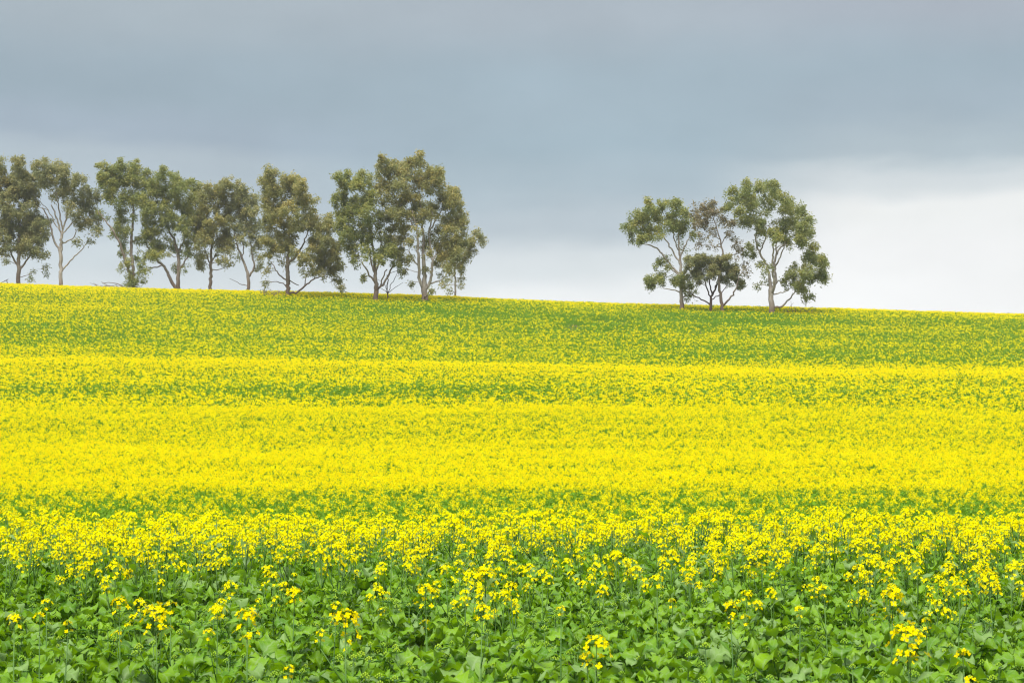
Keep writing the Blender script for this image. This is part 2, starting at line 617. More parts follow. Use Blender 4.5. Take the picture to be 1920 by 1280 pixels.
LEAF_MB = [leaf_mb(L_, W_, cu, 100 + i) for i, (L_, W_, cu) in enumerate(
    [(.175, .115, 1.3), (.165, .11, 1.9), (.20, .14, 1.4), (.145, .095, 1.7), (.175, .125, 2.3), (.13, .085, 1.4), (.18, .10, 2.0), (.155, .11, 1.1),
     (.165, .12, 2.6), (.20, .15, 1.7), (.14, .105, 2.4), (.22, .16, 2.1)])]
SMALL_LEAF_MB = [leaf_mb(L_, W_, cu, 200 + i, 5) for i, (L_, W_, cu) in enumerate([(.12, .04, 1.2), (.14, .05, 0.9), (.10, .035, 1.6), (.15, .045, 1.4)])]
HEAD_MB = [head_mb(300 + i, n, rad, sz) for i, (n, rad, sz) in enumerate(
    [(24, .034, .0104), (28, .038, .0104), (20, .030, .0100), (26, .042, .0106), (14, .026, .0100), (9, .022, .0094)])]
BUD_MB = [budhead_mb(400 + i, n) for i, n in enumerate([16, 20, 12])]
CMATS = [M_PETAL, M_STEM, M_BUD]


def plant_def(seed, flowering, H=None):
    """list of (part name, kind key, variant, matrix) plus a stem mesh"""
    r = random.Random(seed)
    H = H or (r.uniform(0.84, 1.0) if flowering else r.uniform(0.52, 0.68))
    parts = []
    lean = (r.uniform(-.05, .05), r.uniform(-.05, .05))

    def axis(z):
        return Vector((lean[0] * z / H, lean[1] * z / H, z))
    st = MB()
    hh = H - 0.07 if flowering else H
    st.tube([axis(-0.05), axis(hh * .4), axis(hh * .75), axis(hh)], [0.006, 0.005, 0.0035, 0.002], 5, 0)
    n = r.randint(18, 20)
    for i in range(n):
        t = i / (n - 1)
        z0 = 0.22 + t * 0.36
        az = i * 2.399 + r.uniform(-.4, .4)
        tilt = r.uniform(-0.5, 0.35) - 0.25 * t
        sc = r.uniform(0.75, 1.15) * (1.05 - 0.35 * t)
        M = Matrix.Translation(axis(z0)) @ Matrix.Rotation(az, 4, 'Z') @ Matrix.Rotation(tilt, 4, 'Y') @ Matrix.Rotation(r.uniform(-.4, .4), 4, 'X') @ Matrix.Diagonal((sc, sc, sc, 1))
        parts.append(('leaf', 'L', r.randrange(len(LEAF_MB)), M))
    for i in range(r.randint(3, 5)):
        z0 = r.uniform(0.5, 0.92) * H
        M = Matrix.Translation(axis(z0)) @ Matrix.Rotation(r.uniform(0, 6.28), 4, 'Z') @ Matrix.Rotation(-r.uniform(0.2, 0.9), 4, 'Y')
        parts.append(('leaf', 'S', r.randrange(len(SMALL_LEAF_MB)), M))
    if flowering:
        parts.append(('flower_head', 'H', r.randrange(4), Matrix.Translation(axis(H - 0.08)) @ Matrix.Rotation(r.uniform(0, 6.28), 4, 'Z') @ Matrix.Scale(1.12, 4)))
        for i in range(r.randint(1, 4)):
            a = r.uniform(0, 6.28)
            z1 = H - r.uniform(0.06, 0.22)
            rr = r.uniform(0.04, 0.11)
            p1 = axis(z1) + Vector((math.cos(a) * rr, math.sin(a) * rr, 0))
            p0 = axis(z1 - r.uniform(.15, .22))
            pm = (p0 + p1) / 2 + Vector((math.cos(a), math.sin(a), 0)) * rr * 0.2
            st.tube([p0, pm, p1], [0.0035, 0.003, 0.002], 4, 0)
            parts.append(('flower_head', 'H', r.choice([2, 4, 5, 5, 4]), Matrix.Translation(p1 - Vector((0, 0, .02))) @ Matrix.Rotation(a, 4, 'Z')))
    else:
        parts.append(('bud_cluster', 'B', r.randrange(3), Matrix.Translation(axis(H))))
        for i in range(r.randint(1, 3)):
            a = r.uniform(0, 6.28)
            p0 = axis(H * .8); p1 = axis(H - r.uniform(0, .1)) + Vector((math.cos(a), math.sin(a), 0)) * r.uniform(.04, .09)
            st.tube([p0, p1], [0.003, 0.002], 4, 0)
            parts.append(('bud_cluster', 'B', r.randrange(3), Matrix.Translation(p1)))
    return dict(stem=st, parts=parts, H=H, flowering=flowering)


MESH = {}
MBS = {'L': LEAF_MB, 'S': SMALL_LEAF_MB, 'H': HEAD_MB, 'B': BUD_MB}
for key, lst, mats, nm in (('L', LEAF_MB, [M_LEAF], 'leaf'), ('S', SMALL_LEAF_MB, [M_LEAF], 'leaf'), ('H', HEAD_MB, [M_PETAL_DEEP, M_STEM, M_BUD], 'flower_head'), ('B', BUD_MB, [M_PETAL, M_STEM, M_BUD], 'bud_cluster')):
    MESH[key] = [mb.mesh(nm, mats) for mb in lst]

FLOWER_DEFS = [plant_def(500 + i, True) for i in range(7)]
LEAFY_DEFS = [plant_def(600 + i, False) for i in range(8)]


def baked(d, small_only=False):
    """one mesh of a whole plant, for the mass of the field"""
    mb = MB()
    mm = {'L': {0: 0}, 'S': {0: 0}, 'H': {0: 3, 1: 1, 2: 2}, 'B': {0: 3, 1: 1, 2: 2}}
    mb.join(d['stem'], None, {0: 1})
    for nm, k, v, M in d['parts']:
        mb.join(MBS[k][v], M, mm[k])
    return mb


def make_proto(d):
    root = bpy.data.objects.new('canola_plant', None)
    root.empty_display_size = 0.1
    kids = []
    s = bpy.data.objects.new('stem', d.setdefault('stem_mesh', d['stem'].mesh('stem', [M_STEM])))
    kids.append(s)
    for nm, k, v, M in d['parts']:
        o = bpy.data.objects.new(nm, MESH[k][v])
        o.matrix_basis = M
        kids.append(o)
    for k_ in kids:
        k_.parent = root
    return root, kids


def copy_plant(proto, loc, rz, sc, label, group):
    root, kids = proto
    r2 = root.copy()
    r2.location = loc
    r2.rotation_euler = (0, 0, rz)
    r2.scale = (sc, sc, sc)
    COL.objects.link(r2)
    tag(r2, label, 'canola plant', group)
    for k_ in kids:
        c = k_.copy()
        c.parent = r2
        COL.objects.link(c)
    return r2


P_FL = [make_proto(d) for d in FLOWER_DEFS]
P_LF = [make_proto(d) for d in LEAFY_DEFS]

# flowering plants picked out by the photograph: (px, row of the flower head's top, size, label)
STANDOUTS = [
    (1702, 1196, 1.15, 'largest yellow flower head, at the bottom right of the leaf strip', 3),
    (1118, 1210, 1.0, 'lone flower head with a ring of yellow blooms at the bottom, right of centre', 0),
    (1806, 1222, .8, 'small loose yellow flower cluster low in the bottom right corner', 5),
    (648, 1158, 1.0, 'dense yellow flower head left of centre in the green leaf strip near the bottom', 1),
    (464, 1156, 1.0, 'broad domed yellow flower head alone among green leaves at lower left', 0),
    (910, 1080, 1.1, 'tallest yellow flower spike standing above the leaves just left of centre', 3),
    (904, 1138, .85, 'small yellow flower head directly below the tallest central spike', 2),
    (1673, 1118, 1.05, 'large yellow flower head with loose blooms below at the right of the leaf strip', 1),
    (798, 1108, 1.0, 'yellow flower head over a few scattered blooms, left of the tallest central spike', 0),
    (293, 1148, 1.0, 'yellow flower head in two tiers among leaves at lower left', 3),
    (408, 1140, .85, 'round yellow flower head between two larger ones at lower left', 2),
    (320, 1130, .8, 'small yellow flower tuft just above the two tiered head at lower left', 5),
    (224, 1130, .95, 'yellow flower head with trailing blooms at lower left above broad leaves', 4),
    (552, 1112, .95, 'yellow flower head with a drooping lower bloom at left of centre', 2),
    (1370, 1130, .8, 'small round yellow flower head at right of centre in the leaf strip', 4),
    (1500, 1135, .7, 'few separate yellow blooms on a thin stalk right of centre', 5),
    (1545, 1100, .8, 'small flat yellow flower head right of centre above the leaves', 5),
    (1737, 1155, .65, 'tiny yellow flower tuft right of the large right hand flower head', 5),
    (75, 1147, .7, 'tiny yellow flower tuft low at the left edge', 5),
    (27, 1152, .75, 'small yellow flower head in the lower left corner of the leaf strip', 4),
    (128, 1160, .65, 'two little yellow blooms on one stalk at lower left', 5),
    (542, 1240, .6, 'tiny yellow bloom pair close to the bottom edge, left of centre', 5),
    (630, 1135, .85, 'small yellow flower head behind the dense one left of centre', 5),
    (1232, 1082, .85, 'yellow flower head with a low side bloom right of the central spike', 2),
    (88, 1122, .7, 'small yellow flower head at far left above the leaves', 5),
    (1052, 1130, .6, 'single yellow bloom low among leaves at centre', 5),
    (1855, 1085, .95, 'yellow flower head with side blooms near the right edge', 1),
    (1800, 1095, .85, 'drooping yellow flower head near the right edge', 4),
]
placed = []


def standout(px, row, size, label, hv):
    d = plant_def(int(px * 7 + row), True, 0.93)
    r = random.Random(int(px))
    # main head chosen by hand, side heads kept few and small
    mains = [p for p in d['parts'] if p[1] == 'H']
    rest = [p for p in d['parts'] if p[1] != 'H']
    d['parts'] = rest + [('flower_head', 'H', hv, mains[0][3] @ Matrix.Scale(size * 1.3, 4))] + ([('flower_head', 'H', 5, mains[1][3])] if size > .75 and len(mains) > 1 else [])
    st = MB(); H = d['H']
    hx = mains[0][3].translation
    st.tube([(0, 0, -.05), (hx.x * .5, hx.y * .5, H * .5), hx + Vector((0, 0, .02))], [.006, .004, .002], 5, 0)
    if size > .75 and len(mains) > 1:
        q = mains[1][3].translation
        st.tube([(hx.x * .7, hx.y * .7, q.z - .16), q], [.0035, .002], 4, 0)
    d['stem'] = st
    root, kids = make_proto(d)
    y = 8.0
    for _ in range(12):
        p = at(px, row, y)
        # distance at which a 0.93 m tall plant shows its top in this row
        t = (p[2] - CAM_H) / y
        y = (H - CAM_H) / t
    p = at(px, row, y)
    root.location = (p[0] - hx.x, y - hx.y, float(ground(p[0], y)))
    COL.objects.link(root)
    for k_ in kids:
        COL.objects.link(k_)
    tag(root, label, 'canola plant', 'flowering canola plants in the near leaf strip')
    placed.append((p[0], y))


for s_ in STANDOUTS:
    standout(*s_)


# how yellow the crop is at a place (share of plants in flower)
def vnoise(x, y, seed):
    """smooth value noise, vectorised"""
    xi, yi = np.floor(x).astype(int), np.floor(y).astype(int)
    fx, fy = x - xi, y - yi
    fx, fy = fx * fx * (3 - 2 * fx), fy * fy * (3 - 2 * fy)

    def h(a, b):
        n = (a * 374761393 + b * 668265263 + seed * 974634777) & 0x7fffffff
        n = ((n ^ (n >> 13)) * 1274126177) & 0x7fffffff
        return ((n ^ (n >> 16)) & 0xffff) / 65535.0
    return (h(xi, yi) * (1 - fx) + h(xi + 1, yi) * fx) * (1 - fy) + (h(xi, yi + 1) * (1 - fx) + h(xi + 1, yi + 1) * fx) * fy


def bloom(x, y):
    row = row_of(ground(x, y) + CROP_H, y)
    px = 960 + F * x / y
    r0 = row - 0.0145 * (px - 960) * np.clip((900 - row) / 300, 0, 1)      # rows levelled to the lie of the bands
    rim = 563 + 0.0297 * (px - 960)
    tl = np.clip((row - 635) / 45.0, 0, 1)
    b = np.interp((row - rim + 563) * (1 - tl) + r0 * tl, [560, 566, 575, 590, 612, 640, 662, 676, 682, 700, 712, 735, 760, 800, 840, 870, 898, 910, 920, 950],
                  [.98, .72, .46, .42, .48, .50, .42, .62, .95, .90, .68, .60, .82, .85, .90, .96, .97, .78, .30, .15])
    g = lambda v, c, s: np.exp(-((v - c) / s) ** 2)
    # green tongue under the trees, yellower at the left end, greener sweep at the right
    b = b - 0.28 * g(row - rim, 24, 18) * np.clip((px - 420) / 300, 0, 1) * np.clip((1750 - px) / 300, .3, 1)
    b = b + 0.25 * g(row - rim, 20, 30) * np.clip((480 - px) / 300, 0, 1)
    b = b - 0.22 * g(row, 655, 16) * np.clip((px - 900) / 400, 0, 1)
    b = b - 0.30 * g(row, 728 - 0.012 * (px - 500), 9) * np.clip((1250 - px) / 500, 0, 1)
    b = b - 0.22 * g(row, 612, 7) * np.clip((300 - px) / 200, 0, 1)
    b = b - 0.18 * g(row, 770, 10) * np.clip((px - 1200) / 300, 0, 1)
    sl = np.where(y > 80, 1.0, 0.6)
    n = 0.35 * vnoise(x * 0.10 + 5, y * 0.22 + 9, 1) + 0.3 * vnoise(x * 0.025 + 3, y * 0.6, 6) + 0.2 * vnoise(x * 0.3, y * 0.55, 2) + 0.15 * vnoise(x * 0.9, y * 1.3, 3)
    b = b + (n - 0.5) * 0.85 * sl * np.where(row > 903, .8, 1)
    # the near field: leaf strip, then thickening flowers, then the thin edge of the rise
    nb = np.interp(y, [0, 8.2, 9.3, 10.5, 12.0, 14, 17.5, 19, 20.5, 23], [0.0, .0, .09, .26, .50, .70, .80, .45, .14, .10])
    n2 = 0.5 * vnoise(x * 0.8 + 50, y * 0.8, 4) + 0.5 * vnoise(x * 0.35 + 20, y * 0.5 + 3, 5)
    side = np.clip((x / np.maximum(y, 1) + 0.0) / 0.3, -1, 1)
    nb = nb + (n2 - 0.5) * 1.2 * np.clip((y - 8.3) / 3.5, 0, 1) - 0.06 * side * g(y, 12, 2.0)
    return np.where(y < 30, nb, b)


def scatter(y0, y1, dens, mx=0.36, pad=2.5):
    """jittered rows of plants between two distances, covering a little more than the view"""
    s = 1.0 / math.sqrt(dens)
    ys = np.arange(y0, y1, s)
    out = []
    for y in ys:
        half = mx * y + pad
        xs = np.arange(-half, half, s)
        out.append(np.stack([xs + RNG.uniform(-.5, .5, len(xs)) * s * 1.0, y + RNG.uniform(-.5, .5, len(xs)) * s * 1.2], -1))
    return np.concatenate(out)


# ---- the 300 nearest plants, each its own object
near = scatter(5.4, 11.5, 11.0, 0.33, 0.7)
near = near[np.argsort(near[:, 1])]
n_single = 300 - len(STANDOUTS)
SPLIT_Y = near[n_single][1]
keep = []
for i in range(n_single):
    x, y = near[i]
    if any((x - a) ** 2 + (y - b) ** 2 < 0.02 for a, b in placed):
        pass
    keep.append((x, y))
for i, (x, y) in enumerate(keep):
    fl = random.random() < float(bloom(np.array([x]), np.array([y]))[0])
    pr = P_FL[i % len(P_FL)] if fl else P_LF[i % len(P_LF)]
    sc = random.uniform(0.86, 1.12)
    u = x / y / 0.3
    side = ['far left', 'left', 'mid left', 'left of centre', 'centre', 'right of centre', 'mid right', 'right', 'far right'][min(8, max(0, int((u + 1) * 4.5)))]
    where = ['along the very bottom edge', 'just above the bottom edge', 'in the middle of the leaf strip', 'at the back of the leaf strip'][i * 4 // len(keep)]
    copy_plant(pr, (x, y, float(ground(x, y))), random.uniform(0, 6.28), sc, ('canola plant in yellow flower %s, %s' if fl else 'leafy green canola plant in bud %s, %s') % (where, side),
               'flowering canola plants in the near leaf strip' if fl else 'leafy canola plants in the near leaf strip')


# ---- the rest of the crop: one object of instances
proto_coll = bpy.data.collections.new('canola_crop_kinds')


def add_kind(me):
    o = bpy.data.objects.new('field_plant', me)
    proto_coll.objects.link(o)


def quads(n, cx, spread, z0, z1, size, aspect=0.8, rs=None, flat=0.0, dome=0.0):
    rs = rs or RNG
    a = rs.uniform(0, 2 * math.pi, n)
    rr = spread * np.sqrt(rs.uniform(0, 1, n))
    c = np.stack([cx[0] + rr * np.cos(a), cx[1] + rr * np.sin(a), rs.uniform(z0, z1, n) - dome * (rr / max(spread, 1e-6)) ** 2], -1)
    u = unit(rs.normal(size=(n, 3)) * np.array([1, 1, 1 - flat * .7]))
    w = rs.normal(size=(n, 3))
    v = unit(np.cross(u, w))
    s = size * rs.uniform(0.7, 1.3, n)[:, None] * 0.5
    return np.stack([c - u * s, c + v * s * aspect, c + u * s, c - v * s * aspect], 1)


for d in FLOWER_DEFS:                       # 0-6 near, in flower
    add_kind(baked(d).mesh('field_plant', [M_LEAF, M_STEM, M_BUD, M_PETAL]))
for d in LEAFY_DEFS:                        # 7-14 near, leafy
    add_kind(baked(d).mesh('field_plant', [M_LEAF, M_STEM, M_BUD, M_PETAL]))


def mid_kind(fl):
    A = []
    nh = 5 if fl else 0
    for k in range(nh):
        a = RNG.uniform(0, 6.28); rr = 0.0 if k == 0 else RNG.uniform(.06, .15)
        zt = RNG.uniform(.86, .96) if k == 0 else RNG.uniform(.76, .92)
        A.append(quads(18, (rr * math.cos(a), rr * math.sin(a)), .04, zt - .07, zt, .024, 1.0))
    ny = sum(len(q) for q in A)
    A.append(quads(26, (0, 0), .17, .2, .66 if fl else .74, .11, .7, flat=.6))
    A.append(quads(18, (0, 0), .13, .55, .8 if fl else .88, .045, .5))
    V = np.concatenate(A)
    mi = np.ones(len(V)); mi[:ny] = 0
    return quad_mesh('field_plant', V, [M_PETAL, M_FARLEAF], None, mi)


for i in range(5): add_kind(mid_kind(True))     # 15-19
for i in range(4): add_kind(mid_kind(False))    # 20-23


def far_kind(fl):
    A = []
    ny = 0
    if fl:
        for k in range(5):
            a = RNG.uniform(0, 6.28); rr = RNG.uniform(.0, .13)
            zt = RNG.uniform(.82, .97)
            A.append(quads(7, (rr * math.cos(a), rr * math.sin(a)), .05, zt - .09, zt, .046, 1.0))
        ny = sum(len(q) for q in A)
    A.append(quads(14, (0, 0), .16, .25, .80 if fl else .92, .12, .75, flat=.3))
    V = np.concatenate(A)
    mi = np.ones(len(V)); mi[:ny] = 0
    return quad_mesh('field_plant', V, [M_PETAL, M_FARLEAF], None, mi)


for i in range(5): add_kind(far_kind(True))     # 24-28
for i in range(5): add_kind(far_kind(False))    # 29-33


def crop():
    pts, idx, scl = [], [], []

    def tier(P, fl0, nfl, gr0, ngr, s0, s1):
        b = bloom(P[:, 0], P[:, 1])
        u = RNG.uniform(0, 1, len(P))
        isf = u < b
        ii = np.where(isf, fl0 + RNG.integers(0, nfl, len(P)), gr0 + RNG.integers(0, ngr, len(P)))
        pts.append(P); idx.append(ii); scl.append(RNG.uniform(s0, s1, len(P)))
    P = near[n_single:]
    tier(P, 0, 7, 7, 8, .86, 1.1)
    tier(scatter(11.5, 27, 17), 0, 7, 7, 8, .86, 1.1)
    tier(scatter(27, 44, 8), 15, 5, 20, 4, .9, 1.1)
    tier(scatter(44, 95, 17), 15, 5, 20, 4, .85, 1.12)
    Pf = scatter(95, 256, 12, 0.33, 3)
    # bare soil patches on the upper slope
    ok = np.ones(len(Pf), bool)
    for (px, row, wx) in ((1168, 600, 1.6), (1127, 598, 1.3), (1076, 604, 1.0), (1340, 607, 1.2), (1310, 611, .7)):
        x0, y0 = patch_xy(px, row)
        e = ((Pf[:, 0] - x0) / wx) ** 2 + ((Pf[:, 1] - y0) / 3.5) ** 2 + RNG.uniform(-.4, .4, len(Pf))
        ok &= e > 1
    Pf = Pf[ok]
    # the crop stops short of the trunks
    tier(Pf, 24, 5, 29, 5, .82, 1.15)
    P = np.concatenate(pts); I = np.concatenate(idx); S = np.concatenate(scl)
    # patches of taller and shorter growth
    S *= 0.94 + 0.14 * vnoise(P[:, 0] * .5, P[:, 1] * .5, 9)
    Z = ground(P[:, 0], P[:, 1])
    me = bpy.data.meshes.new('canola_crop')
    me.vertices.add(len(P))
    me.vertices.foreach_set('co', np.stack([P[:, 0], P[:, 1], Z], -1).astype(np.float32).ravel())
    a = me.attributes.new('kind_index', 'INT', 'POINT'); a.data.foreach_set('value', I.astype(np.int32))
    a = me.attributes.new('size', 'FLOAT', 'POINT'); a.data.foreach_set('value', S.astype(np.float32))
    R = np.stack([RNG.normal(0, .05, len(P)), RNG.normal(0, .05, len(P)), RNG.uniform(0, 6.283, len(P))], -1)
    a = me.attributes.new('turn', 'FLOAT_VECTOR', 'POINT'); a.data.foreach_set('vector', R.astype(np.float32).ravel())
    o = bpy.data.objects.new('canola_crop', me)
    COL.objects.link(o)
    ng = bpy.data.node_groups.new('crop_scatter', 'GeometryNodeTree')
    ng.interface.new_socket('Geometry', in_out='INPUT', socket_type='NodeSocketGeometry')
    ng.interface.new_socket('Geometry', in_out='OUTPUT', socket_type='NodeSocketGeometry')
    N, L = ng.nodes.new, ng.links.new
    gi, go = N('NodeGroupInput'), N('NodeGroupOutput')
    iop = N('GeometryNodeInstanceOnPoints')
    ci = N('GeometryNodeCollectionInfo')
    ci.inputs['Collection'].default_value = proto_coll
    ci.inputs['Separate Children'].default_value = True
    ci.inputs['Reset Children'].default_value = True

    def attr(n, t):
        q = N('GeometryNodeInputNamedAttribute'); q.data_type = t; q.inputs['Name'].default_value = n
        return q.outputs['Attribute']
    e2r = N('FunctionNodeEulerToRotation')
    L(attr('turn', 'FLOAT_VECTOR'), e2r.inputs[0])
    L(gi.outputs[0], iop.inputs['Points'])
    L(ci.outputs[0], iop.inputs['Instance'])
    iop.inputs['Pick Instance'].default_value = True
    L(attr('kind_index', 'INT'), iop.inputs['Instance Index'])
    L(e2r.outputs[0], iop.inputs['Rotation'])
    L(attr('size', 'FLOAT'), iop.inputs['Scale'])
    L(iop.outputs[0], go.inputs[0])
    md = o.modifiers.new('scatter', 'NODES')
    md.node_group = ng
    tag(o, 'yellow flowering canola crop covering the whole rising field', 'canola crop', kind='stuff')
    print('crop plants', len(P))


def patch_xy(px, row):
    """place on the hill whose crop top shows at this pixel"""
    ys = np.arange(238, 60, -0.25)
    xs = (px - 960) / F * ys
    rr = row_of(ground(xs, ys) + CROP_H, ys)
    # first place (coming from the crest) whose row is at least the wanted one
    k = np.argmax(rr >= row) if (rr >= row).any() else 0
    kk = np.argmin(rr)
    if row <= rr[kk]:
        k = kk
    return float(xs[k]), float(ys[k])


crop()


# ------------------------------------------------------------------ trees
def build_tree(name, base, row_base, polys, clumps, bark, leaf, label, cat='tree', group=None, seed=1, depth_sc=1.0, lpp=115, leaf_size=1.0, thin=1.0, y=None, droop=0.25, puff=1.0, fill=0.8):
    rs = np.random.default_rng(seed)
    if y is None:
        _, y = patch_xy(base, row_base)
    s = y / F
    o3 = at(base, row_base, y)
    g = float(ground(o3[0], y))
    root = empty(name, (o3[0], y, g))
    tag(root, label, cat, group)

    def loc(px, py, d=0.0):
        p = at(px, py, y)
        return np.array([p[0] - o3[0], d, p[2] - g])
    nodes, nrad = [], []

    def add_nodes(P, R):
        for p, r in zip(P, R):
            nodes.append(p); nrad.append(r)

    def resample(P, R, step=0.35, wob=0.05):
        P = np.array(P); R = np.array(R)
        d = np.concatenate([[0], np.cumsum(np.linalg.norm(np.diff(P, axis=0), axis=1))])
        n = max(3, int(d[-1] / step) + 1)
        t = np.linspace(0, d[-1], n)
        Q = np.stack([np.interp(t, d, P[:, i]) for i in range(3)], -1)
        if n > 4:        # round the corners
            for _ in range(2):
                Q[1:-1] = Q[1:-1] * .5 + (Q[:-2] + Q[2:]) * .25
        Rr = np.interp(t, d, R)
        w = rs.normal(size=(n, 3)) * wob; w[0] = 0; w[-1] = 0
        return Q + w, Rr
    first = True
    for pl in polys:
        P = [loc(p[0], p[1]) for p in pl]
        R = [p[2] * s * 0.5 * 0.86 for p in pl]
        if first:
            P[0][2] = -0.35
        else:
            # grow out of the nearest wood, then lean towards or away from the viewer
            N_ = np.array(nodes)
            k = np.argmin(((N_[:, [0, 2]] - P[0][[0, 2]]) ** 2).sum(1))
            d0 = N_[k, 1]
            if ((N_[k][[0, 2]] - P[0][[0, 2]]) ** 2).sum() < 1.2 and P[0][2] > 0.3:
                P[0] = N_[k].copy()
            elif P[0][2] <= 0.6:
                P[0][2] = -0.35; d0 = 0
            L_ = np.linalg.norm(P[-1] - P[0])
            lean = rs.uniform(-.45, .45) * L_ * depth_sc
            dd = np.concatenate([[0], np.cumsum([np.linalg.norm((P[i + 1] - P[i])[[0, 2]]) for i in range(len(P) - 1)])])
            for p, q in zip(P, dd):
                p[1] = d0 + lean * q / max(dd[-1], 1e-6)
        Q, Rr = resample(P, R)
        if first:        # flare at the butt
            h = np.clip(1 - (Q[:, 2]) / 0.9, 0, 1)
            Rr = Rr * (1 + 0.35 * h)
        mb = MB()
        mb.tube(Q, Rr, 8 if R[0] > .12 else 6)
        mb.build('trunk' if first else 'limb', [BARK[bark]], root)
        add_nodes(Q[(2 if first else 1):], Rr[(2 if first else 1):])
        first = False
    # limbs to every clump, then twigs to every puff of leaves
    br, tw = MB(), MB()
    if clumps:
        cx = np.array([[c[0], c[1]] for c in clumps], float)
        xs = [loc(c[0], c[1])[0] for c in clumps]
        xm, xw = (min(xs) + max(xs)) / 2, max((max(xs) - min(xs)) / 2, 1.0)
        C = []
        for i, c in enumerate(clumps):
            p = loc(c[0], c[1])
            room = math.sqrt(max(0.06, 1 - ((p[0] - xm) / (xw * 1.15)) ** 2)) * xw * 0.75 * depth_sc
            p[2] -= .14 * (c[3] if len(c) > 3 else c[2] * .8) * s
            p[1] = room * (((i * 0.618) % 1.0) * 2 - 1.3)
            C.append((p, c[2] * s * 1.15, (c[3] if len(c) > 3 else c[2] * .8) * s * 1.38, c[4] if len(c) > 4 else 1.0))
        # thin foliage bridging neighbouring clumps
        if len(C) > 3 and fill > 0:
            base_c = list(C)
            pc = np.array([q[0] for q in base_c])
            for i, q in enumerate(base_c):
                dd = np.linalg.norm((pc - q[0])[:, [0, 2]], axis=1)
                for j in np.argsort(dd)[1:4]:
                    if dd[j] < (q[1] + base_c[j][1]) * 1.15 and min(q[3], base_c[j][3]) > .65:
                        m_ = (q[0] + base_c[j][0]) / 2 + rs.normal(size=3) * .35
                        m_[1] = (q[0][1] + base_c[j][0][1]) / 2 - rs.uniform(-.6, 1.0)
                        C.append((m_, q[1] * .6, q[2] * .6, .6 * fill))
        trunk_top = np.array(nodes)
        C.sort(key=lambda q: np.min(np.linalg.norm(trunk_top - q[0], axis=1)))

        def grow(target, r_end, frac, mb, min_r, sides, up=0.25, reach=None):
            N_ = np.array(nodes)
            dv = target - N_
            d = np.linalg.norm(dv, axis=1)
            cost = d + 1.1 * np.maximum(0, N_[:, 2] - target[2] + 0.12 * d) + 0.0
            # prefer thick wood slightly
            cost = cost - np.minimum(np.array(nrad), .12) * 2.0
            k = int(np.argmin(cost))
            p0, r0 = N_[k], nrad[k]
            L_ = d[k]
            if L_ < 0.08:
                return
            c1 = p0 + dv[k] * 0.45 + np.array([0, 0, up * L_ * rs.uniform(.1, .6)]) + rs.normal(size=3) * L_ * .06
            n = max(3, min(9, int(L_ / .4) + 2))
            t = np.linspace(0, 1, n)[:, None]
            Q = (1 - t) ** 2 * p0 + 2 * t * (1 - t) * c1 + t ** 2 * target
            Q[1:-1] += rs.normal(size=(n - 2, 3)) * .035 * min(L_, 2)
            ra = min(r0 * 0.8, max(min_r, frac * L_))
            Rr = np.linspace(ra, min(r_end, ra), n)
            mb.tube(Q, Rr, sides, 0, False)
            add_nodes(Q[1:], Rr[1:])
        quadsV, hue = [], []
        for (p, rx, rz, dn) in C:
            grow(p, .028, .028, br, .045, 5)
            npf = max(4, int(8.2 * rx * rz * dn * thin) + 3)
            u = unit(rs.normal(size=(npf, 3)))
            u[:, 2] = np.where(rs.uniform(size=npf) < .30, np.abs(u[:, 2]), u[:, 2])
            rad = rs.uniform(.12, 1.0, npf) ** .5
            ctr = p + u * rad[:, None] * np.array([rx, rx * .9, rz])
            clump_h = rs.uniform(-.12, .12)
            for q, uu in zip(ctr, u):
                grow(q, .010, .012, tw, .016, 3, up=.15)
                nl = max(10, int(lpp * 0.62 * rs.uniform(.35, 1.45) * min(dn, 1.15)))
                pr = rs.uniform(.34, .70) * puff
                off = unit(rs.normal(size=(nl, 3))) * (rs.uniform(.1, 1, nl) ** .6)[:, None] * pr * np.array([1.0, 1.0, .92])
                off[:, 2] -= droop * pr * np.abs(rs.normal(size=nl)) * 1.2
                c = q + off
                di = unit(rs.normal(size=(nl, 3)) * np.array([.8, .8, .55]) + np.array([0, 0, -.55]))
                wv = unit(np.cross(di, rs.normal(size=(nl, 3))))
                ln = (rs.uniform(.24, .44, nl) * leaf_size)[:, None]
                wd = (rs.uniform(.085, .15, nl) * leaf_size)[:, None]
                quadsV.append(np.stack([c, c + di * ln * .45 + wv * wd * .5, c + di * ln, c + di * ln * .45 - wv * wd * .5], 1))
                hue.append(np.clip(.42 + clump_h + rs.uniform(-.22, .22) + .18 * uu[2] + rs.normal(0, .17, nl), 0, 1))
        V = np.concatenate(quadsV); Hh = np.concatenate(hue)
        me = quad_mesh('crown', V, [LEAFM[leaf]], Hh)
        o = bpy.data.objects.new('crown', me); COL.objects.link(o); o.parent = root
        if tw.v:
            o = tw.build('twigs', [BARK[bark]], root); o['kind'] = 'stuff'
        if br.v:
            br.build('branches', [BARK[bark]], root)['kind'] = 'stuff'
        print(name, 'leaves', len(V))
    return root


GL = 'gum trees in the long row at the left'
GR = 'gum trees in the small clump at the right'

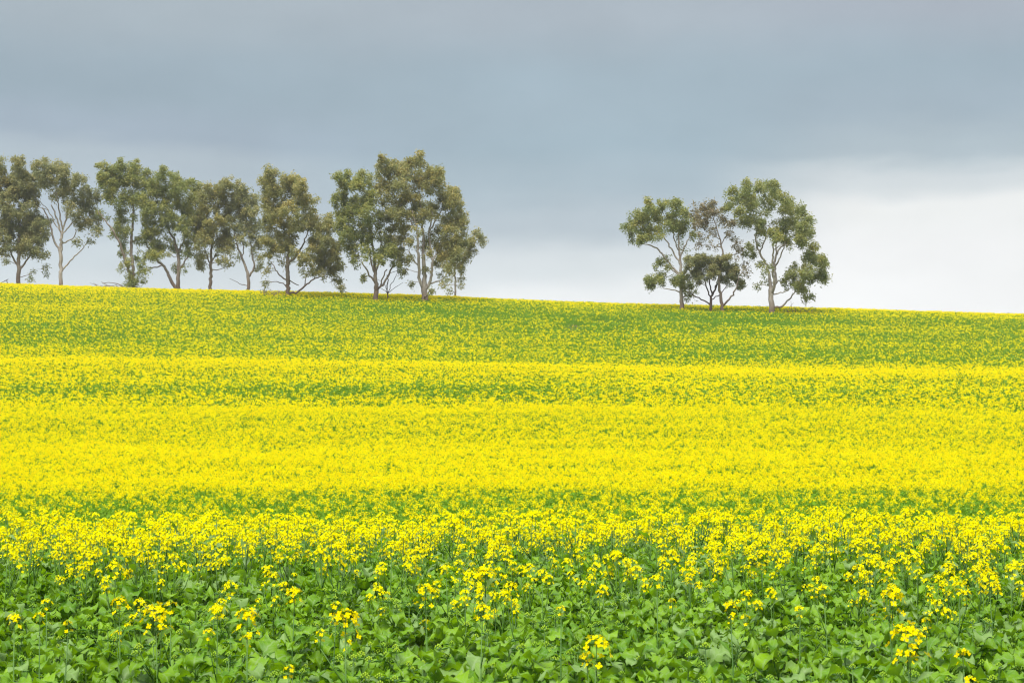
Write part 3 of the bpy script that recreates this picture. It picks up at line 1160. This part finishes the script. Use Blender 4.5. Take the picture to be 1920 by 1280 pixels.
build_tree('gum_tree', -22, 534, [[(-22, 534, 9), (-20, 480, 8), (-14, 420, 6), (-8, 370, 4)]],
           [(0, 312, 15, 17), (-20, 320, 18, 18), (4, 345, 14, 18), (-15, 360, 20, 20), (2, 385, 14, 18), (-30, 400, 20, 20), (-12, 425, 20, 18), (-40, 350, 18, 20)],
           'mid', 'olive', 'gum tree mostly cut off by the left edge of the photo', group=GL, seed=21)
build_tree('gum_tree', 35, 534, [[(35, 536, 10), (35, 505, 9), (34, 470, 7), (38, 420, 5)], [(36, 508, 6), (45, 492, 4), (58, 470, 3)], [(34, 500, 5), (22, 480, 4), (12, 462, 3)]],
           [(44, 308, 12, 14), (36, 325, 17, 16), (52, 340, 14, 16), (24, 345, 16, 17), (40, 365, 20, 18), (18, 375, 17, 18), (60, 385, 16, 18),
            (28, 405, 24, 18, 1.2), (58, 418, 22, 18, 1.2), (8, 425, 20, 20, 1.2), (80, 430, 17, 18, 1.1), (36, 440, 22, 17, 1.2), (66, 452, 20, 16, 1.1), (10, 460, 20, 15), (46, 466, 18, 12, .9), (80, 476, 12, 10, .8), (84, 500, 6, 10, .6), (62, 512, 5, 7, .5), (15, 490, 9, 9, .5)],
           'mid', 'grey', 'gum tree with a dark heavy lower crown, first whole trunk from the left', group=GL, seed=22, lpp=130)
build_tree('gum_tree', 115, 538, [[(115, 540, 9), (114, 505, 8), (114, 470, 7.5), (116, 435, 6)], [(112, 475, 5), (98, 448, 4.5), (88, 419, 4), (80, 400, 3), (70, 384, 2.5)],
            [(117, 507, 4), (126, 496, 3.5), (134, 485, 3), (146, 474, 2.5), (157, 463, 2)], [(116, 438, 4), (108, 410, 3.5), (98, 385, 2.5)], [(117, 438, 4), (124, 405, 3.5), (134, 375, 2.5)],
            [(116, 432, 4), (112, 395, 3), (110, 365, 2)], [(118, 440, 3.5), (132, 420, 3), (150, 400, 2.5)], [(116, 460, 3.5), (135, 446, 2.5), (140, 430, 2)], [(113, 440, 3), (104, 420, 2.5), (88, 390, 2)]],
           [(93, 318, 17, 14), (112, 316, 16, 12), (128, 328, 14, 15), (75, 330, 15, 13), (58, 342, 16, 13), (100, 340, 18, 13), (48, 362, 12, 12, .8), (70, 358, 15, 11, .9), (106, 362, 17, 12),
            (132, 352, 12, 13, .8), (155, 343, 14, 13), (172, 362, 13, 13), (150, 370, 15, 12, .9), (62, 388, 12, 12, .6), (165, 390, 15, 13, .9), (140, 402, 13, 12, .8), (178, 412, 11, 13, .7), (158, 420, 14, 12, .8), (186, 436, 10, 10, .6), (168, 444, 10, 9, .5), (150, 455, 9, 8, .5), (88, 412, 10, 9, .6), (90, 436, 8, 9, .5)],
           'pale', 'grey', 'gum tree with pale bare limbs fanning up into a wide open crown', group=GL, seed=23, depth_sc=.8)
build_tree('gum_tree', 250, 543, [[(250, 545, 8), (250, 520, 7.5), (248, 486, 6.5), (246, 456, 6), (249, 420, 5), (250, 370, 3.5)], [(247, 530, 7), (242, 505, 6), (236, 480, 5.5), (229, 456, 5), (218, 435, 4), (207, 418, 3), (195, 402, 2)]],
           [(200, 318, 14, 12), (216, 322, 12, 13), (234, 313, 13, 11), (252, 311, 9, 13), (192, 338, 9, 10), (208, 345, 15, 12), (228, 340, 15, 14), (248, 336, 14, 13), (276, 326, 9, 12), (268, 345, 12, 12),
            (222, 366, 17, 13), (246, 365, 14, 13), (204, 370, 10, 10, .7), (266, 372, 10, 12, .7), (232, 388, 13, 11, .7), (196, 400, 10, 9, .7), (226, 412, 12, 12), (252, 400, 9, 10, .6),
            (220, 432, 10, 12, .9), (230, 446, 9, 12, .9), (244, 430, 8, 10, .6), (257, 448, 8, 10, .7), (234, 474, 7, 12, .7), (244, 496, 8, 12, .8), (258, 482, 9, 13, .6), (230, 500, 6, 12, .5), (266, 508, 9, 14, .6), (238, 520, 7, 12, .7), (252, 528, 9, 9, .8), (270, 528, 6, 6, .4)],
           'mid', 'green', 'narrow gum tree with two trunks, leafy right down to the field', group=GL, seed=24, depth_sc=.7)
build_tree('gum_tree', 333, 545, [[(333, 547, 9), (335, 507, 8), (334, 472, 6.5), (326, 450, 5), (316, 430, 4), (306, 405, 3)], [(326, 545, 8), (319, 525, 7.5), (310, 506, 6.5), (301, 495, 6), (290, 486, 5), (276, 466, 4), (266, 452, 3)],
            [(335, 475, 4.5), (344, 450, 4), (350, 425, 3), (352, 395, 2)], [(336, 505, 4), (346, 493, 3.5), (360, 478, 2.5)], [(300, 494, 3), (285, 502, 2.5), (276, 501, 1.5)]],
           [(314, 324, 6, 8), (328, 333, 12, 12), (304, 342, 15, 13), (352, 342, 11, 11), (286, 348, 12, 12), (340, 356, 15, 13), (316, 360, 17, 14), (290, 368, 15, 14), (366, 352, 9, 12), (366, 374, 11, 13), (274, 384, 10, 14), (340, 382, 17, 14), (312, 388, 17, 14),
            (290, 398, 14, 13), (356, 402, 13, 13), (328, 410, 16, 13), (276, 414, 11, 13), (302, 422, 15, 12), (346, 425, 13, 12, .9), (368, 420, 9, 12, .8), (286, 440, 13, 13), (272, 440, 9, 11), (318, 442, 12, 10, .6), (360, 445, 11, 11, .8), (292, 462, 14, 12), (278, 474, 9, 10, .8), (300, 480, 10, 8, .7), (344, 468, 10, 9, .6), (360, 470, 11, 9, .8), (328, 496, 8, 8, .6), (345, 500, 9, 6, .4), (282, 508, 8, 8, .4), (322, 462, 10, 10, .7), (312, 478, 8, 8, .5), (272, 494, 7, 8, .6)],
           'mid', 'green', 'gum tree forked at the ground into a leaning left trunk and an upright right trunk', group=GL, seed=25)
build_tree('gum_tree', 394, 548, [[(394, 550, 8), (395, 520, 7), (395, 492, 6), (397, 460, 4.5), (402, 420, 3.5), (410, 385, 2.5)], [(396, 495, 3.5), (404, 480, 3), (412, 464, 2)], [(395, 496, 3.5), (388, 478, 3), (382, 460, 2)]],
           [(433, 345, 12, 11), (418, 352, 12, 11), (396, 356, 11, 10), (442, 362, 11, 13), (408, 370, 16, 12), (384, 372, 11, 12), (428, 380, 14, 12), (396, 392, 17, 13), (420, 402, 16, 12), (376, 400, 11, 12), (404, 418, 17, 12), (384, 420, 13, 12), (430, 420, 11, 12), (362, 416, 10, 10),
            (372, 440, 13, 11), (396, 442, 16, 12), (420, 440, 14, 12), (434, 452, 9, 10, .8), (384, 462, 13, 10, .8), (410, 462, 13, 10, .8), (430, 470, 9, 9, .6), (376, 484, 11, 10, .8), (372, 500, 8, 9, .7), (420, 488, 10, 9, .8), (430, 498, 8, 8, .6)],
           'mid', 'olive', 'slender upright gum tree on a single straight brown trunk, middle of the left row', group=GL, seed=26)
build_tree('gum_tree', 467, 550, [[(467, 552, 7.5), (466, 522, 7), (461, 502, 5.5), (454, 486, 5), (448, 468, 4), (442, 450, 3), (438, 425, 2)], [(466, 520, 5), (474, 508, 4.5), (478, 495, 4), (473, 478, 3.5), (471, 455, 2.5), (466, 425, 2)], [(454, 485, 3), (458, 465, 2.5), (456, 440, 2)], [(461, 537, 2), (450, 533, 1.5), (441, 527, 1.2), (428, 521, .8)]],
           [(452, 352, 10, 10, .9), (466, 364, 11, 10), (448, 370, 11, 11), (478, 376, 8, 11, .9), (458, 386, 13, 12), (476, 398, 11, 12, .9), (448, 402, 11, 11, .9), (464, 412, 13, 11, .8), (482, 420, 9, 11, .8), (450, 426, 11, 10, .7), (470, 434, 12, 11, .8), (488, 446, 9, 11, .8), (444, 448, 9, 9, .6), (462, 452, 11, 9, .6), (480, 466, 11, 10, .7), (490, 485, 8, 10, .6), (484, 500, 8, 8, .6), (450, 476, 7, 7, .4)],
           'mid', 'grey', 'thin open gum tree with a low fork and a bare twig reaching left', group=GL, seed=27)
build_tree('gum_tree', 540, 553, [[(539, 555, 10), (540, 526, 9), (539, 495, 8.5), (542, 470, 6), (542, 430, 4.5), (538, 390, 3)], [(546, 494, 5.5), (556, 480, 4.5), (565, 467, 4), (571, 452, 3), (580, 430, 2)], [(543, 550, 4.5), (552, 549, 4.5), (562, 546, 4), (570, 537, 3.8), (578, 531, 3.4), (586, 524, 3), (594, 519, 2.5), (606, 519, 1.8)],
            [(535, 527, 4), (526, 520, 3.5), (519, 511, 3), (513, 500, 2.5), (505, 488, 2)], [(543, 524, 2.5), (551, 532, 2), (559, 534, 1.5)], [(570, 535, 2.5), (572, 522, 2.2), (580, 510, 2)]],
           [(508, 326, 9, 11, .9), (496, 344, 9, 10, .8), (520, 338, 12, 12), (538, 334, 14, 12), (558, 340, 13, 13), (572, 356, 11, 12), (544, 358, 17, 13), (518, 360, 15, 13), (500, 366, 11, 13), (564, 378, 15, 14), (586, 384, 11, 13), (534, 382, 17, 13), (508, 388, 15, 14), (552, 402, 17, 13), (580, 406, 14, 13), (524, 408, 16, 13), (500, 412, 12, 13),
            (540, 426, 17, 12), (566, 428, 15, 12), (512, 434, 15, 12), (592, 428, 13, 12), (608, 408, 12, 13), (622, 424, 12, 13), (610, 440, 14, 13), (528, 452, 16, 12), (550, 450, 14, 10, .8), (506, 458, 12, 11), (590, 450, 12, 12), (520, 472, 14, 11, .9), (540, 474, 10, 9, .6), (504, 482, 9, 9, .6), (612, 460, 14, 12), (630, 458, 10, 13), (596, 472, 13, 12, .9), (580, 486, 12, 10, .9), (610, 484, 14, 12), (628, 482, 12, 12), (636, 500, 8, 12, .9), (596, 500, 14, 9, .9), (575, 505, 10, 9, .6), (618, 504, 11, 9, .9), (606, 516, 9, 6, .5), (626, 522, 7, 12, .6), (638, 532, 7, 9, .7), (644, 540, 4, 6, .6), (500, 506, 9, 8, .5), (500, 526, 5, 10, .5), (556, 476, 10, 9, .6), (530, 490, 8, 8, .5), (588, 512, 9, 8, .6)],
           'mid', 'olive', 'big gum tree with a thick low limb sweeping out to the right under hanging foliage', group=GL, seed=28)
build_tree('gum_tree', 706, 561, [[(706, 563, 12), (705, 540, 10), (704, 520, 8), (702, 490, 6), (698, 455, 5), (692, 420, 3.5)], [(702, 531, 5), (694, 519, 4), (688, 505, 3.5), (680, 494, 2.5)], [(709, 541, 5), (720, 532, 4.5), (729, 515, 4), (735, 498, 3.5), (738, 486, 2.5)], [(704, 515, 4.5), (695, 485, 3.5), (688, 455, 3), (682, 430, 2)], [(707, 515, 4.5), (713, 485, 3.5), (715, 450, 3), (712, 420, 2)], [(713, 538, 3.5), (718, 517, 3), (726, 505, 2.5)]],
           [(636, 336, 6, 8, .9), (652, 328, 8, 8), (682, 328, 8, 9, .8), (694, 344, 8, 10, .8), (654, 346, 13, 12), (676, 352, 14, 12), (640, 366, 12, 13), (630, 376, 7, 9), (662, 374, 16, 13), (686, 378, 14, 13), (702, 372, 9, 12), (644, 394, 14, 13), (670, 398, 16, 13), (696, 402, 14, 13), (712, 410, 10, 13, .8), (640, 416, 11, 11), (660, 420, 15, 12), (686, 426, 15, 12), (650, 438, 11, 10, .9), (672, 444, 14, 12), (700, 446, 13, 11, .8), (720, 440, 10, 11, .7), (658, 460, 12, 10), (684, 466, 11, 10, .6), (712, 470, 10, 10, .8), (728, 466, 11, 11, .9), (744, 476, 10, 10, .8), (740, 496, 9, 8, .6), (672, 486, 7, 7, .6), (663, 494, 7, 6, .4), (682, 520, 3, 5, .6), (712, 490, 9, 9, .8), (752, 506, 8, 8, .5), (696, 470, 10, 10, .6), (690, 490, 7, 8, .5), (664, 478, 9, 8, .7)],
           'mid', 'green', 'gum tree with a stout brown trunk splitting low, left neighbour of the tallest tree', group=GL, seed=29)
build_tree('gum_tree', 797, 562, [[(797, 564, 15), (796, 545, 13), (796, 520, 9), (794, 490, 8), (794, 455, 6), (790, 410, 4), (786, 370, 3)], [(790, 548, 7), (785, 520, 6.5), (786, 495, 6), (785, 465, 5.5), (783, 435, 4.5), (775, 400, 3)], [(803, 545, 7), (809, 522, 6), (811, 495, 5), (808, 470, 4.5), (804, 440, 3.5), (812, 400, 2.5)],
            [(808, 538, 4), (816, 530, 3.5), (824, 524, 3), (832, 521, 2)], [(785, 500, 3.5), (776, 490, 3), (768, 472, 2.5)], [(812, 490, 4), (824, 465, 3.5), (836, 440, 2.5)], [(789, 440, 4), (770, 415, 3), (752, 390, 2)], [(805, 440, 4), (822, 405, 3), (838, 375, 2)]],
           [(722, 308, 13, 10), (712, 324, 9, 11, .9), (734, 320, 12, 11), (752, 306, 12, 9), (768, 308, 10, 10), (791, 304, 9, 11), (780, 322, 14, 11), (756, 328, 15, 12), (818, 316, 7, 10, .9), (804, 328, 13, 12), (826, 334, 11, 12), (732, 344, 15, 12), (712, 350, 9, 11, .9), (758, 354, 16, 12), (786, 348, 15, 13), (812, 352, 16, 13), (838, 350, 11, 13), (852, 362, 9, 13), (720, 374, 13, 13), (744, 378, 15, 12), (772, 378, 16, 13), (800, 378, 16, 13), (828, 380, 16, 13), (852, 386, 13, 14), (866, 394, 7, 13, .9), (726, 402, 13, 12), (752, 406, 15, 12), (778, 406, 14, 12, .9), (806, 406, 15, 12, .9), (834, 410, 15, 13), (858, 414, 13, 13), (872, 424, 6, 10, .9), (736, 430, 13, 12), (760, 432, 14, 11, .9), (786, 436, 11, 10, .5), (818, 436, 13, 11, .8), (846, 438, 14, 12), (866, 444, 10, 12, .9), (748, 456, 13, 12), (770, 460, 10, 11, .6), (826, 460, 13, 12, .9), (850, 462, 14, 12), (756, 482, 12, 11), (740, 478, 9, 9, .8), (772, 486, 7, 8, .4), (818, 484, 9, 10, .7), (836, 482, 13, 11), (858, 480, 10, 10, .9), (762, 504, 9, 7, .6), (844, 502, 10, 9, .6), (826, 508, 8, 7, .4), (772, 530, 4, 5, .5), (812, 548, 3, 6, .5), (790, 462, 10, 9, .6), (806, 478, 9, 9, .6), (798, 448, 11, 9, .7), (800, 505, 6, 7, .5), (842, 522, 7, 7, .5)],
           'pale', 'olive', 'tallest and widest gum tree of the left row, with several pale trunks rising together', group=GL, seed=30)
build_tree('gum_tree', 854, 562, [[(854, 564, 4.5), (854, 530, 4), (853, 505, 3.5), (853, 480, 2.8), (856, 455, 2)], [(853, 497, 2.5), (866, 478, 2.2), (880, 462, 2), (893, 452, 1.5)], [(853, 515, 2), (843, 510, 1.6), (836, 512, 1.2)]],
           [(896, 442, 8, 8, .9), (906, 452, 5, 6, .9), (884, 452, 9, 9), (868, 458, 10, 10), (884, 470, 8, 8, .8), (854, 472, 10, 10), (870, 482, 9, 9, .8), (846, 490, 9, 9, .8), (862, 500, 8, 9, .8), (838, 500, 7, 8, .7), (850, 516, 7, 8, .6), (866, 520, 6, 8, .6), (834, 532, 6, 7, .6), (843, 544, 4, 6, .5), (864, 534, 4, 5, .5)],
           'pale', 'olive', 'small slim gum tree leaning right at the right hand end of the long row', group=GL, seed=31, lpp=90)
build_tree('bare_sapling', 727, 558, [[(727, 560, 3), (726, 540, 2.6), (726, 515, 2)], [(727, 548, 2), (732, 534, 1.6), (740, 520, 1.2), (746, 508, .8)], [(727, 552, 1.6), (722, 544, 1.2), (713, 540, .8)], [(728, 550, 1.4), (742, 538, 1.1), (756, 530, .6)], [(727, 546, 1.2), (720, 532, .9), (708, 524, .6), (690, 520, .5)]],
           [], 'dark', 'olive', 'dark leafless sapling with thin forked stems, between the two biggest gum trees', 'sapling', seed=32)

# the clump at the right
build_tree('gum_tree', 1279, 578, [[(1279, 581, 11), (1277, 555, 8), (1278, 525, 6.5), (1276, 495, 5.5), (1273, 465, 4), (1272, 435, 3)], [(1272, 518, 5), (1262, 502, 4.5), (1250, 485, 4), (1238, 468, 3.5), (1224, 458, 3), (1210, 456, 2)], [(1276, 549, 3), (1266, 544, 2.8), (1258, 541, 2.4), (1244, 541, 1.6)], [(1282, 562, 3.5), (1288, 556, 3), (1296, 548, 2)],
            [(1274, 500, 4), (1266, 478, 3.5), (1254, 455, 3), (1244, 440, 2)], [(1276, 480, 3.5), (1284, 460, 3), (1296, 440, 2)], [(1275, 470, 3), (1262, 445, 2.5), (1262, 420, 2)], [(1270, 515, 3), (1254, 500, 2.4), (1240, 494, 1.8)]],
           [(1212, 386, 7, 9), (1176, 417, 8, 9, .9), (1194, 403, 10, 9), (1224, 392, 12, 9), (1242, 384, 11, 8), (1263, 385, 13, 9), (1282, 396, 12, 10), (1210, 412, 12, 9), (1234, 408, 13, 9, .9), (1258, 406, 14, 10), (1190, 424, 9, 8, .8), (1186, 442, 7, 9, .8), (1210, 434, 14, 9), (1202, 452, 11, 9), (1230, 430, 12, 9, .8), (1252, 426, 12, 9, .8), (1272, 418, 13, 10), (1292, 416, 12, 10, .8), (1232, 448, 11, 8, .6), (1276, 434, 9, 8, .7), (1300, 438, 10, 9, .6), (1286, 458, 9, 8, .4), (1238, 490, 8, 6, .7), (1226, 500, 5, 5, .5), (1248, 480, 6, 5, .5), (1250, 500, 7, 5, .5), (1222, 525, 12, 8, 1.2), (1240, 518, 10, 8, 1.1), (1216, 532, 6, 6), (1270, 528, 10, 9, 1.3), (1284, 532, 11, 9, 1.3), (1276, 520, 9, 7, 1.1), (1292, 552, 8, 6, .7)],
           'pale', 'green', 'leftmost gum tree of the right hand clump, with a low leafy limb', group=GR, seed=41, depth_sc=.8, fill=.4)
build_tree('gum_tree', 1356, 583, [[(1356, 585, 8), (1353, 565, 7), (1349, 545, 6), (1347, 520, 5), (1352, 495, 4), (1356, 478, 4), (1352, 455, 3.2), (1345, 430, 2.4), (1336, 405, 1.5)], [(1358, 576, 4.5), (1366, 562, 4), (1375, 550, 3.5), (1380, 536, 2.5), (1382, 520, 2)], [(1354, 458, 2.2), (1362, 442, 1.8), (1368, 430, 1.4)], [(1356, 482, 2.2), (1372, 478, 1.8), (1388, 474, 1.3)], [(1349, 448, 2), (1338, 440, 1.6), (1328, 436, 1.2)]],
           [(1332, 385, 8, 7, .9), (1336, 398, 9, 8, .8), (1316, 396, 9, 8, .9), (1302, 398, 9, 9, .8), (1352, 412, 9, 9, .9), (1364, 424, 9, 9, .8), (1324, 416, 12, 9, .8), (1308, 420, 10, 9, .8), (1340, 428, 9, 8, .6), (1368, 440, 9, 7, .6), (1318, 442, 10, 8, .6), (1380, 452, 9, 8, .6), (1392, 466, 9, 7, .6), (1330, 462, 9, 7, .5), (1312, 458, 8, 7, .5), (1376, 488, 8, 7, .35), (1396, 488, 8, 9, .5), (1404, 508, 9, 9, .55), (1390, 512, 7, 8, .5), (1386, 528, 6, 6, .5)],
           'mid', 'russet', 'sparse thin crowned gum tree in the middle of the right hand clump', group=GR, seed=42, lpp=95, fill=.3)
build_tree('wattle_tree', 1332, 582, [[(1332, 585, 7), (1333, 570, 6), (1334, 555, 5), (1338, 545, 4), (1345, 532, 3)], [(1330, 570, 3.5), (1320, 562, 3), (1308, 558, 2.8), (1297, 552, 2.2), (1288, 545, 1.5)], [(1331, 560, 3.5), (1327, 545, 3), (1324, 525, 2.5), (1318, 510, 2)], [(1335, 552, 3.5), (1332, 535, 3), (1328, 515, 2.4)], [(1337, 560, 2.5), (1348, 554, 2.2), (1356, 546, 1.8), (1362, 535, 1.4)], [(1340, 545, 2.5), (1347, 530, 2), (1346, 515, 1.8)]],
           [(1290, 488, 10, 7, 1.1), (1302, 484, 11, 6, 1.2), (1316, 488, 13, 7, 1.2), (1332, 492, 12, 6, 1.1), (1346, 488, 12, 6, 1.2), (1358, 490, 11, 7, 1.2), (1308, 498, 12, 6, 1.1), (1328, 506, 13, 6, 1.0), (1350, 504, 13, 8, 1.1), (1368, 502, 11, 8, 1.1), (1376, 514, 11, 7, 1.1), (1300, 514, 10, 7, 1.1), (1306, 524, 9, 5, .9), (1390, 534, 8, 6, .9), (1382, 526, 9, 6, 1.0), (1338, 518, 10, 5, .7), (1362, 522, 12, 6, 1.1), (1320, 520, 10, 4, .7), (1288, 502, 8, 6, .9)],
           'dark', 'grey', 'short dark stemmed tree with a flat umbrella crown in front of the right hand clump', group=None, seed=43, leaf_size=.75, lpp=190, droop=0, depth_sc=.9, puff=.8)
build_tree('gum_tree', 1448, 585, [[(1448, 588, 13), (1447, 565, 12), (1445, 548, 10), (1444, 530, 6), (1441, 508, 5.5), (1436, 490, 5), (1424, 476, 4.5), (1419, 458, 4), (1414, 440, 3)], [(1449, 552, 7), (1451, 530, 5.5), (1446, 505, 5), (1445, 480, 4), (1446, 460, 3)], [(1453, 556, 7), (1456, 530, 6), (1456, 500, 5.5), (1457, 478, 4.5), (1466, 462, 3.5), (1480, 450, 2.5)],
            [(1453, 577, 5), (1464, 576, 4.5), (1472, 568, 4), (1482, 560, 3.5), (1490, 550, 3), (1497, 540, 2)], [(1457, 500, 4), (1464, 484, 3.4), (1470, 470, 2.8), (1474, 452, 2)], [(1457, 552, 3), (1464, 550, 2.5), (1474, 544, 2), (1482, 540, 1.4)], [(1500, 540, 1.6), (1506, 514, 1.8), (1516, 505, 1.4)], [(1456, 478, 3.5), (1460, 450, 2.8), (1462, 420, 2)], [(1424, 474, 3.5), (1434, 450, 2.8), (1442, 425, 2)]],
           [(1389, 354, 9, 8), (1404, 358, 11, 8), (1366, 362, 8, 8), (1376, 372, 11, 9), (1420, 352, 13, 8), (1436, 358, 12, 9), (1458, 362, 11, 9), (1394, 374, 13, 9), (1416, 374, 13, 8), (1440, 376, 14, 9), (1462, 380, 14, 9), (1480, 380, 9, 9), (1360, 390, 7, 6, .9), (1378, 402, 9, 9), (1388, 412, 9, 7, .8), (1404, 392, 12, 7, .7), (1436, 394, 13, 8, .7), (1470, 398, 14, 9), (1490, 398, 10, 9), (1404, 412, 10, 8, 1.1), (1416, 418, 10, 8), (1498, 412, 9, 8), (1482, 416, 13, 9), (1510, 418, 9, 9), (1434, 424, 12, 9, 1.1), (1462, 426, 14, 9, 1.1), (1490, 434, 13, 9), (1512, 438, 8, 9), (1446, 440, 11, 8), (1474, 444, 13, 8, 1.1), (1500, 450, 11, 8), (1450, 454, 10, 7, .8), (1410, 470, 10, 7), (1400, 462, 7, 6, .7), (1488, 458, 11, 7, .9), (1424, 454, 7, 6, .4), (1514, 470, 11, 9, 1.1), (1528, 480, 10, 10, 1.2), (1508, 484, 11, 8), (1532, 492, 9, 8, 1.1), (1544, 492, 6, 8, 1.1), (1536, 512, 11, 9, 1.1), (1548, 520, 6, 7), (1520, 520, 12, 8), (1506, 508, 11, 8, .8), (1488, 496, 11, 8, .6), (1480, 512, 12, 8, .9), (1496, 520, 12, 7, .9), (1474, 526, 11, 8), (1490, 536, 13, 7, 1.1), (1508, 540, 8, 6, .9), (1424, 496, 8, 7, .6), (1430, 510, 9, 8, .7), (1438, 524, 8, 6, .6), (1506, 562, 3, 6, .6), (1528, 550, 4, 3, .5), (1420, 535, 5, 5, .4)],
           'pale', 'green', 'large full crowned gum tree at the right side of the right hand clump', group=GR, seed=44, fill=.4)


# ------------------------------------------------------------------ fallen wood and small things along the crest
def wood(name, base, row_base, polys, label, cat, seed=1, bark='dead', yoff=0.0):
    rs = np.random.default_rng(seed)
    _, y = patch_xy(base, row_base)
    y += yoff
    o3 = at(base, row_base, y)
    g = float(ground(o3[0], y))
    root = empty(name, (o3[0], y, g))
    tag(root, label, cat)
    for pl in polys:
        P = []
        d = rs.uniform(-.8, .8)
        for (px, py, w) in pl:
            p = at(px, py, y)
            d += rs.uniform(-.25, .25)
            P.append((p[0] - o3[0], d, p[2] - g))
        # carry the ends into the ground when they start in the crop
        if pl[0][1] >= row_base - 4:
            P.insert(0, (P[0][0], P[0][1], 0.02))
            pl = [pl[0]] + list(pl)
        mb = MB()
        mb.tube(P, [w * y / F * .5 for (_, _, w) in pl], 5)
        mb.build('branch', [BARK[bark]], root)
    return root


def fan(cx, cy, n, seed, w=60, h=12, th=1.2):
    r = random.Random(seed)
    out = []
    for i in range(n):
        x = cx + r.uniform(-.5, .5) * w
        dx = r.uniform(-.35, .35) * w
        top = cy - r.uniform(.4, 1) * h
        out.append([(x, cy, th), (x + dx * .4, (cy + top) / 2 - 1, th * .8), (x + dx, top, th * .4)])
        if r.random() < .6:
            out.append([(x + dx * .4, (cy + top) / 2 - 1, th * .6), (x + dx * .7, (cy + top) / 2 - 4, th * .4)])
    return out


wood('fallen_branches', 205, 542, [[(236, 541, 2), (228, 536, 2), (218, 531, 1.6), (203, 529, 1.2), (190, 531, .9)], [(232, 541, 1.6), (215, 537, 1.4), (200, 536, 1.1), (178, 539, .8)], [(214, 540, 1.4), (200, 534, 1), (190, 528, .7)]] + fan(200, 541, 11, 3, 56, 11, 1.1),
     'tangle of dead grey branches lying on the crest left of the twin trunked gum tree', 'fallen branches', 5)
wood('dead_branch', 10, 534, [[(15, 534, 1.6), (13, 526, 1.6)], [(0, 531, 1.2), (8, 527, 1.4), (15, 523, 1.2)]], 'bare stick poking up from the crop at the extreme left', 'dead branch', 6, 'dark')
wood('dead_branch', 368, 546, [[(362, 546, 1.4), (370, 543, 1.6), (376, 540, 1)], [(368, 546, 1), (374, 546, .8)]], 'small dark fallen stick on the crest right of the forked gum tree', 'dead branch', 7, 'dark')
wood('dead_branch', 274, 545, [[(273, 545, 2.2), (275, 541, 1.6)]], 'tiny dark stub on the crest right of the twin trunked gum tree', 'stump', 8, 'dark')
wood('fallen_branches', 515, 553, fan(515, 552, 14, 9, 40, 10, 1.0), 'low reddish dead brush left of the gum tree with the sweeping limb', 'fallen branches', 9)
wood('fallen_branches', 1495, 584, fan(1500, 583, 10, 13, 46, 9, 1.0) + [[(1482, 577, .7), (1486, 570, .6), (1492, 566, .5)], [(1486, 583, 1), (1484, 572, .7), (1483, 564, .5)]],
     'thin dead twigs at the right foot of the large right hand gum tree', 'fallen branches', 10)
wood('dead_branch', 1470, 584, [[(1462, 585, 2), (1472, 583, 2.2), (1482, 584, 1.6)]], 'short brown log in the crop beside the large right hand gum', 'log', 15)
wood('tree_stump', 1537, 583, [[(1537, 584, 3), (1537, 581, 2.6), (1537, 578.5, 2.6)]], 'small dark stump standing alone on the crest right of the clump', 'stump', 11, 'dark')
wood('dead_branch', 1878, 592, [[(1868, 592, 1.2), (1876, 590, 1.6), (1882, 587, 1)], [(1882, 592, 1.2), (1886, 589, 1.3), (1890, 586, .8)]], 'two small dark twigs showing over the skyline near the right edge', 'dead branch', 12, 'dark')


# ------------------------------------------------------------------ moist air
def haze():
    x0, y0, z0, z1 = 3020, 3020, -4.5, 44
    V = [(x, y, z) for z in (z0, z1) for (x, y) in ((-x0, -y0), (x0, -y0), (x0, y0), (-x0, y0))]
    Fc = [(3, 2, 1, 0), (4, 5, 6, 7), (0, 1, 5, 4), (1, 2, 6, 5), (2, 3, 7, 6), (3, 0, 4, 7)]
    me = bpy.data.meshes.new('haze')
    me.from_pydata(V, [], Fc)
    m, N, L = new_mat('moist_air')
    v = N('ShaderNodeVolumePrincipled')
    v.inputs['Color'].default_value = (0.93, 0.96, 1.0, 1.0)
    v.inputs['Density'].default_value = 0.00018
    o = N('ShaderNodeOutputMaterial')
    L(v.outputs[0], o.inputs['Volume'])
    me.materials.append(m)
    ob = bpy.data.objects.new('haze', me)
    COL.objects.link(ob)
    tag(ob, 'thin grey moist air over the field', 'haze', kind='stuff')


haze()
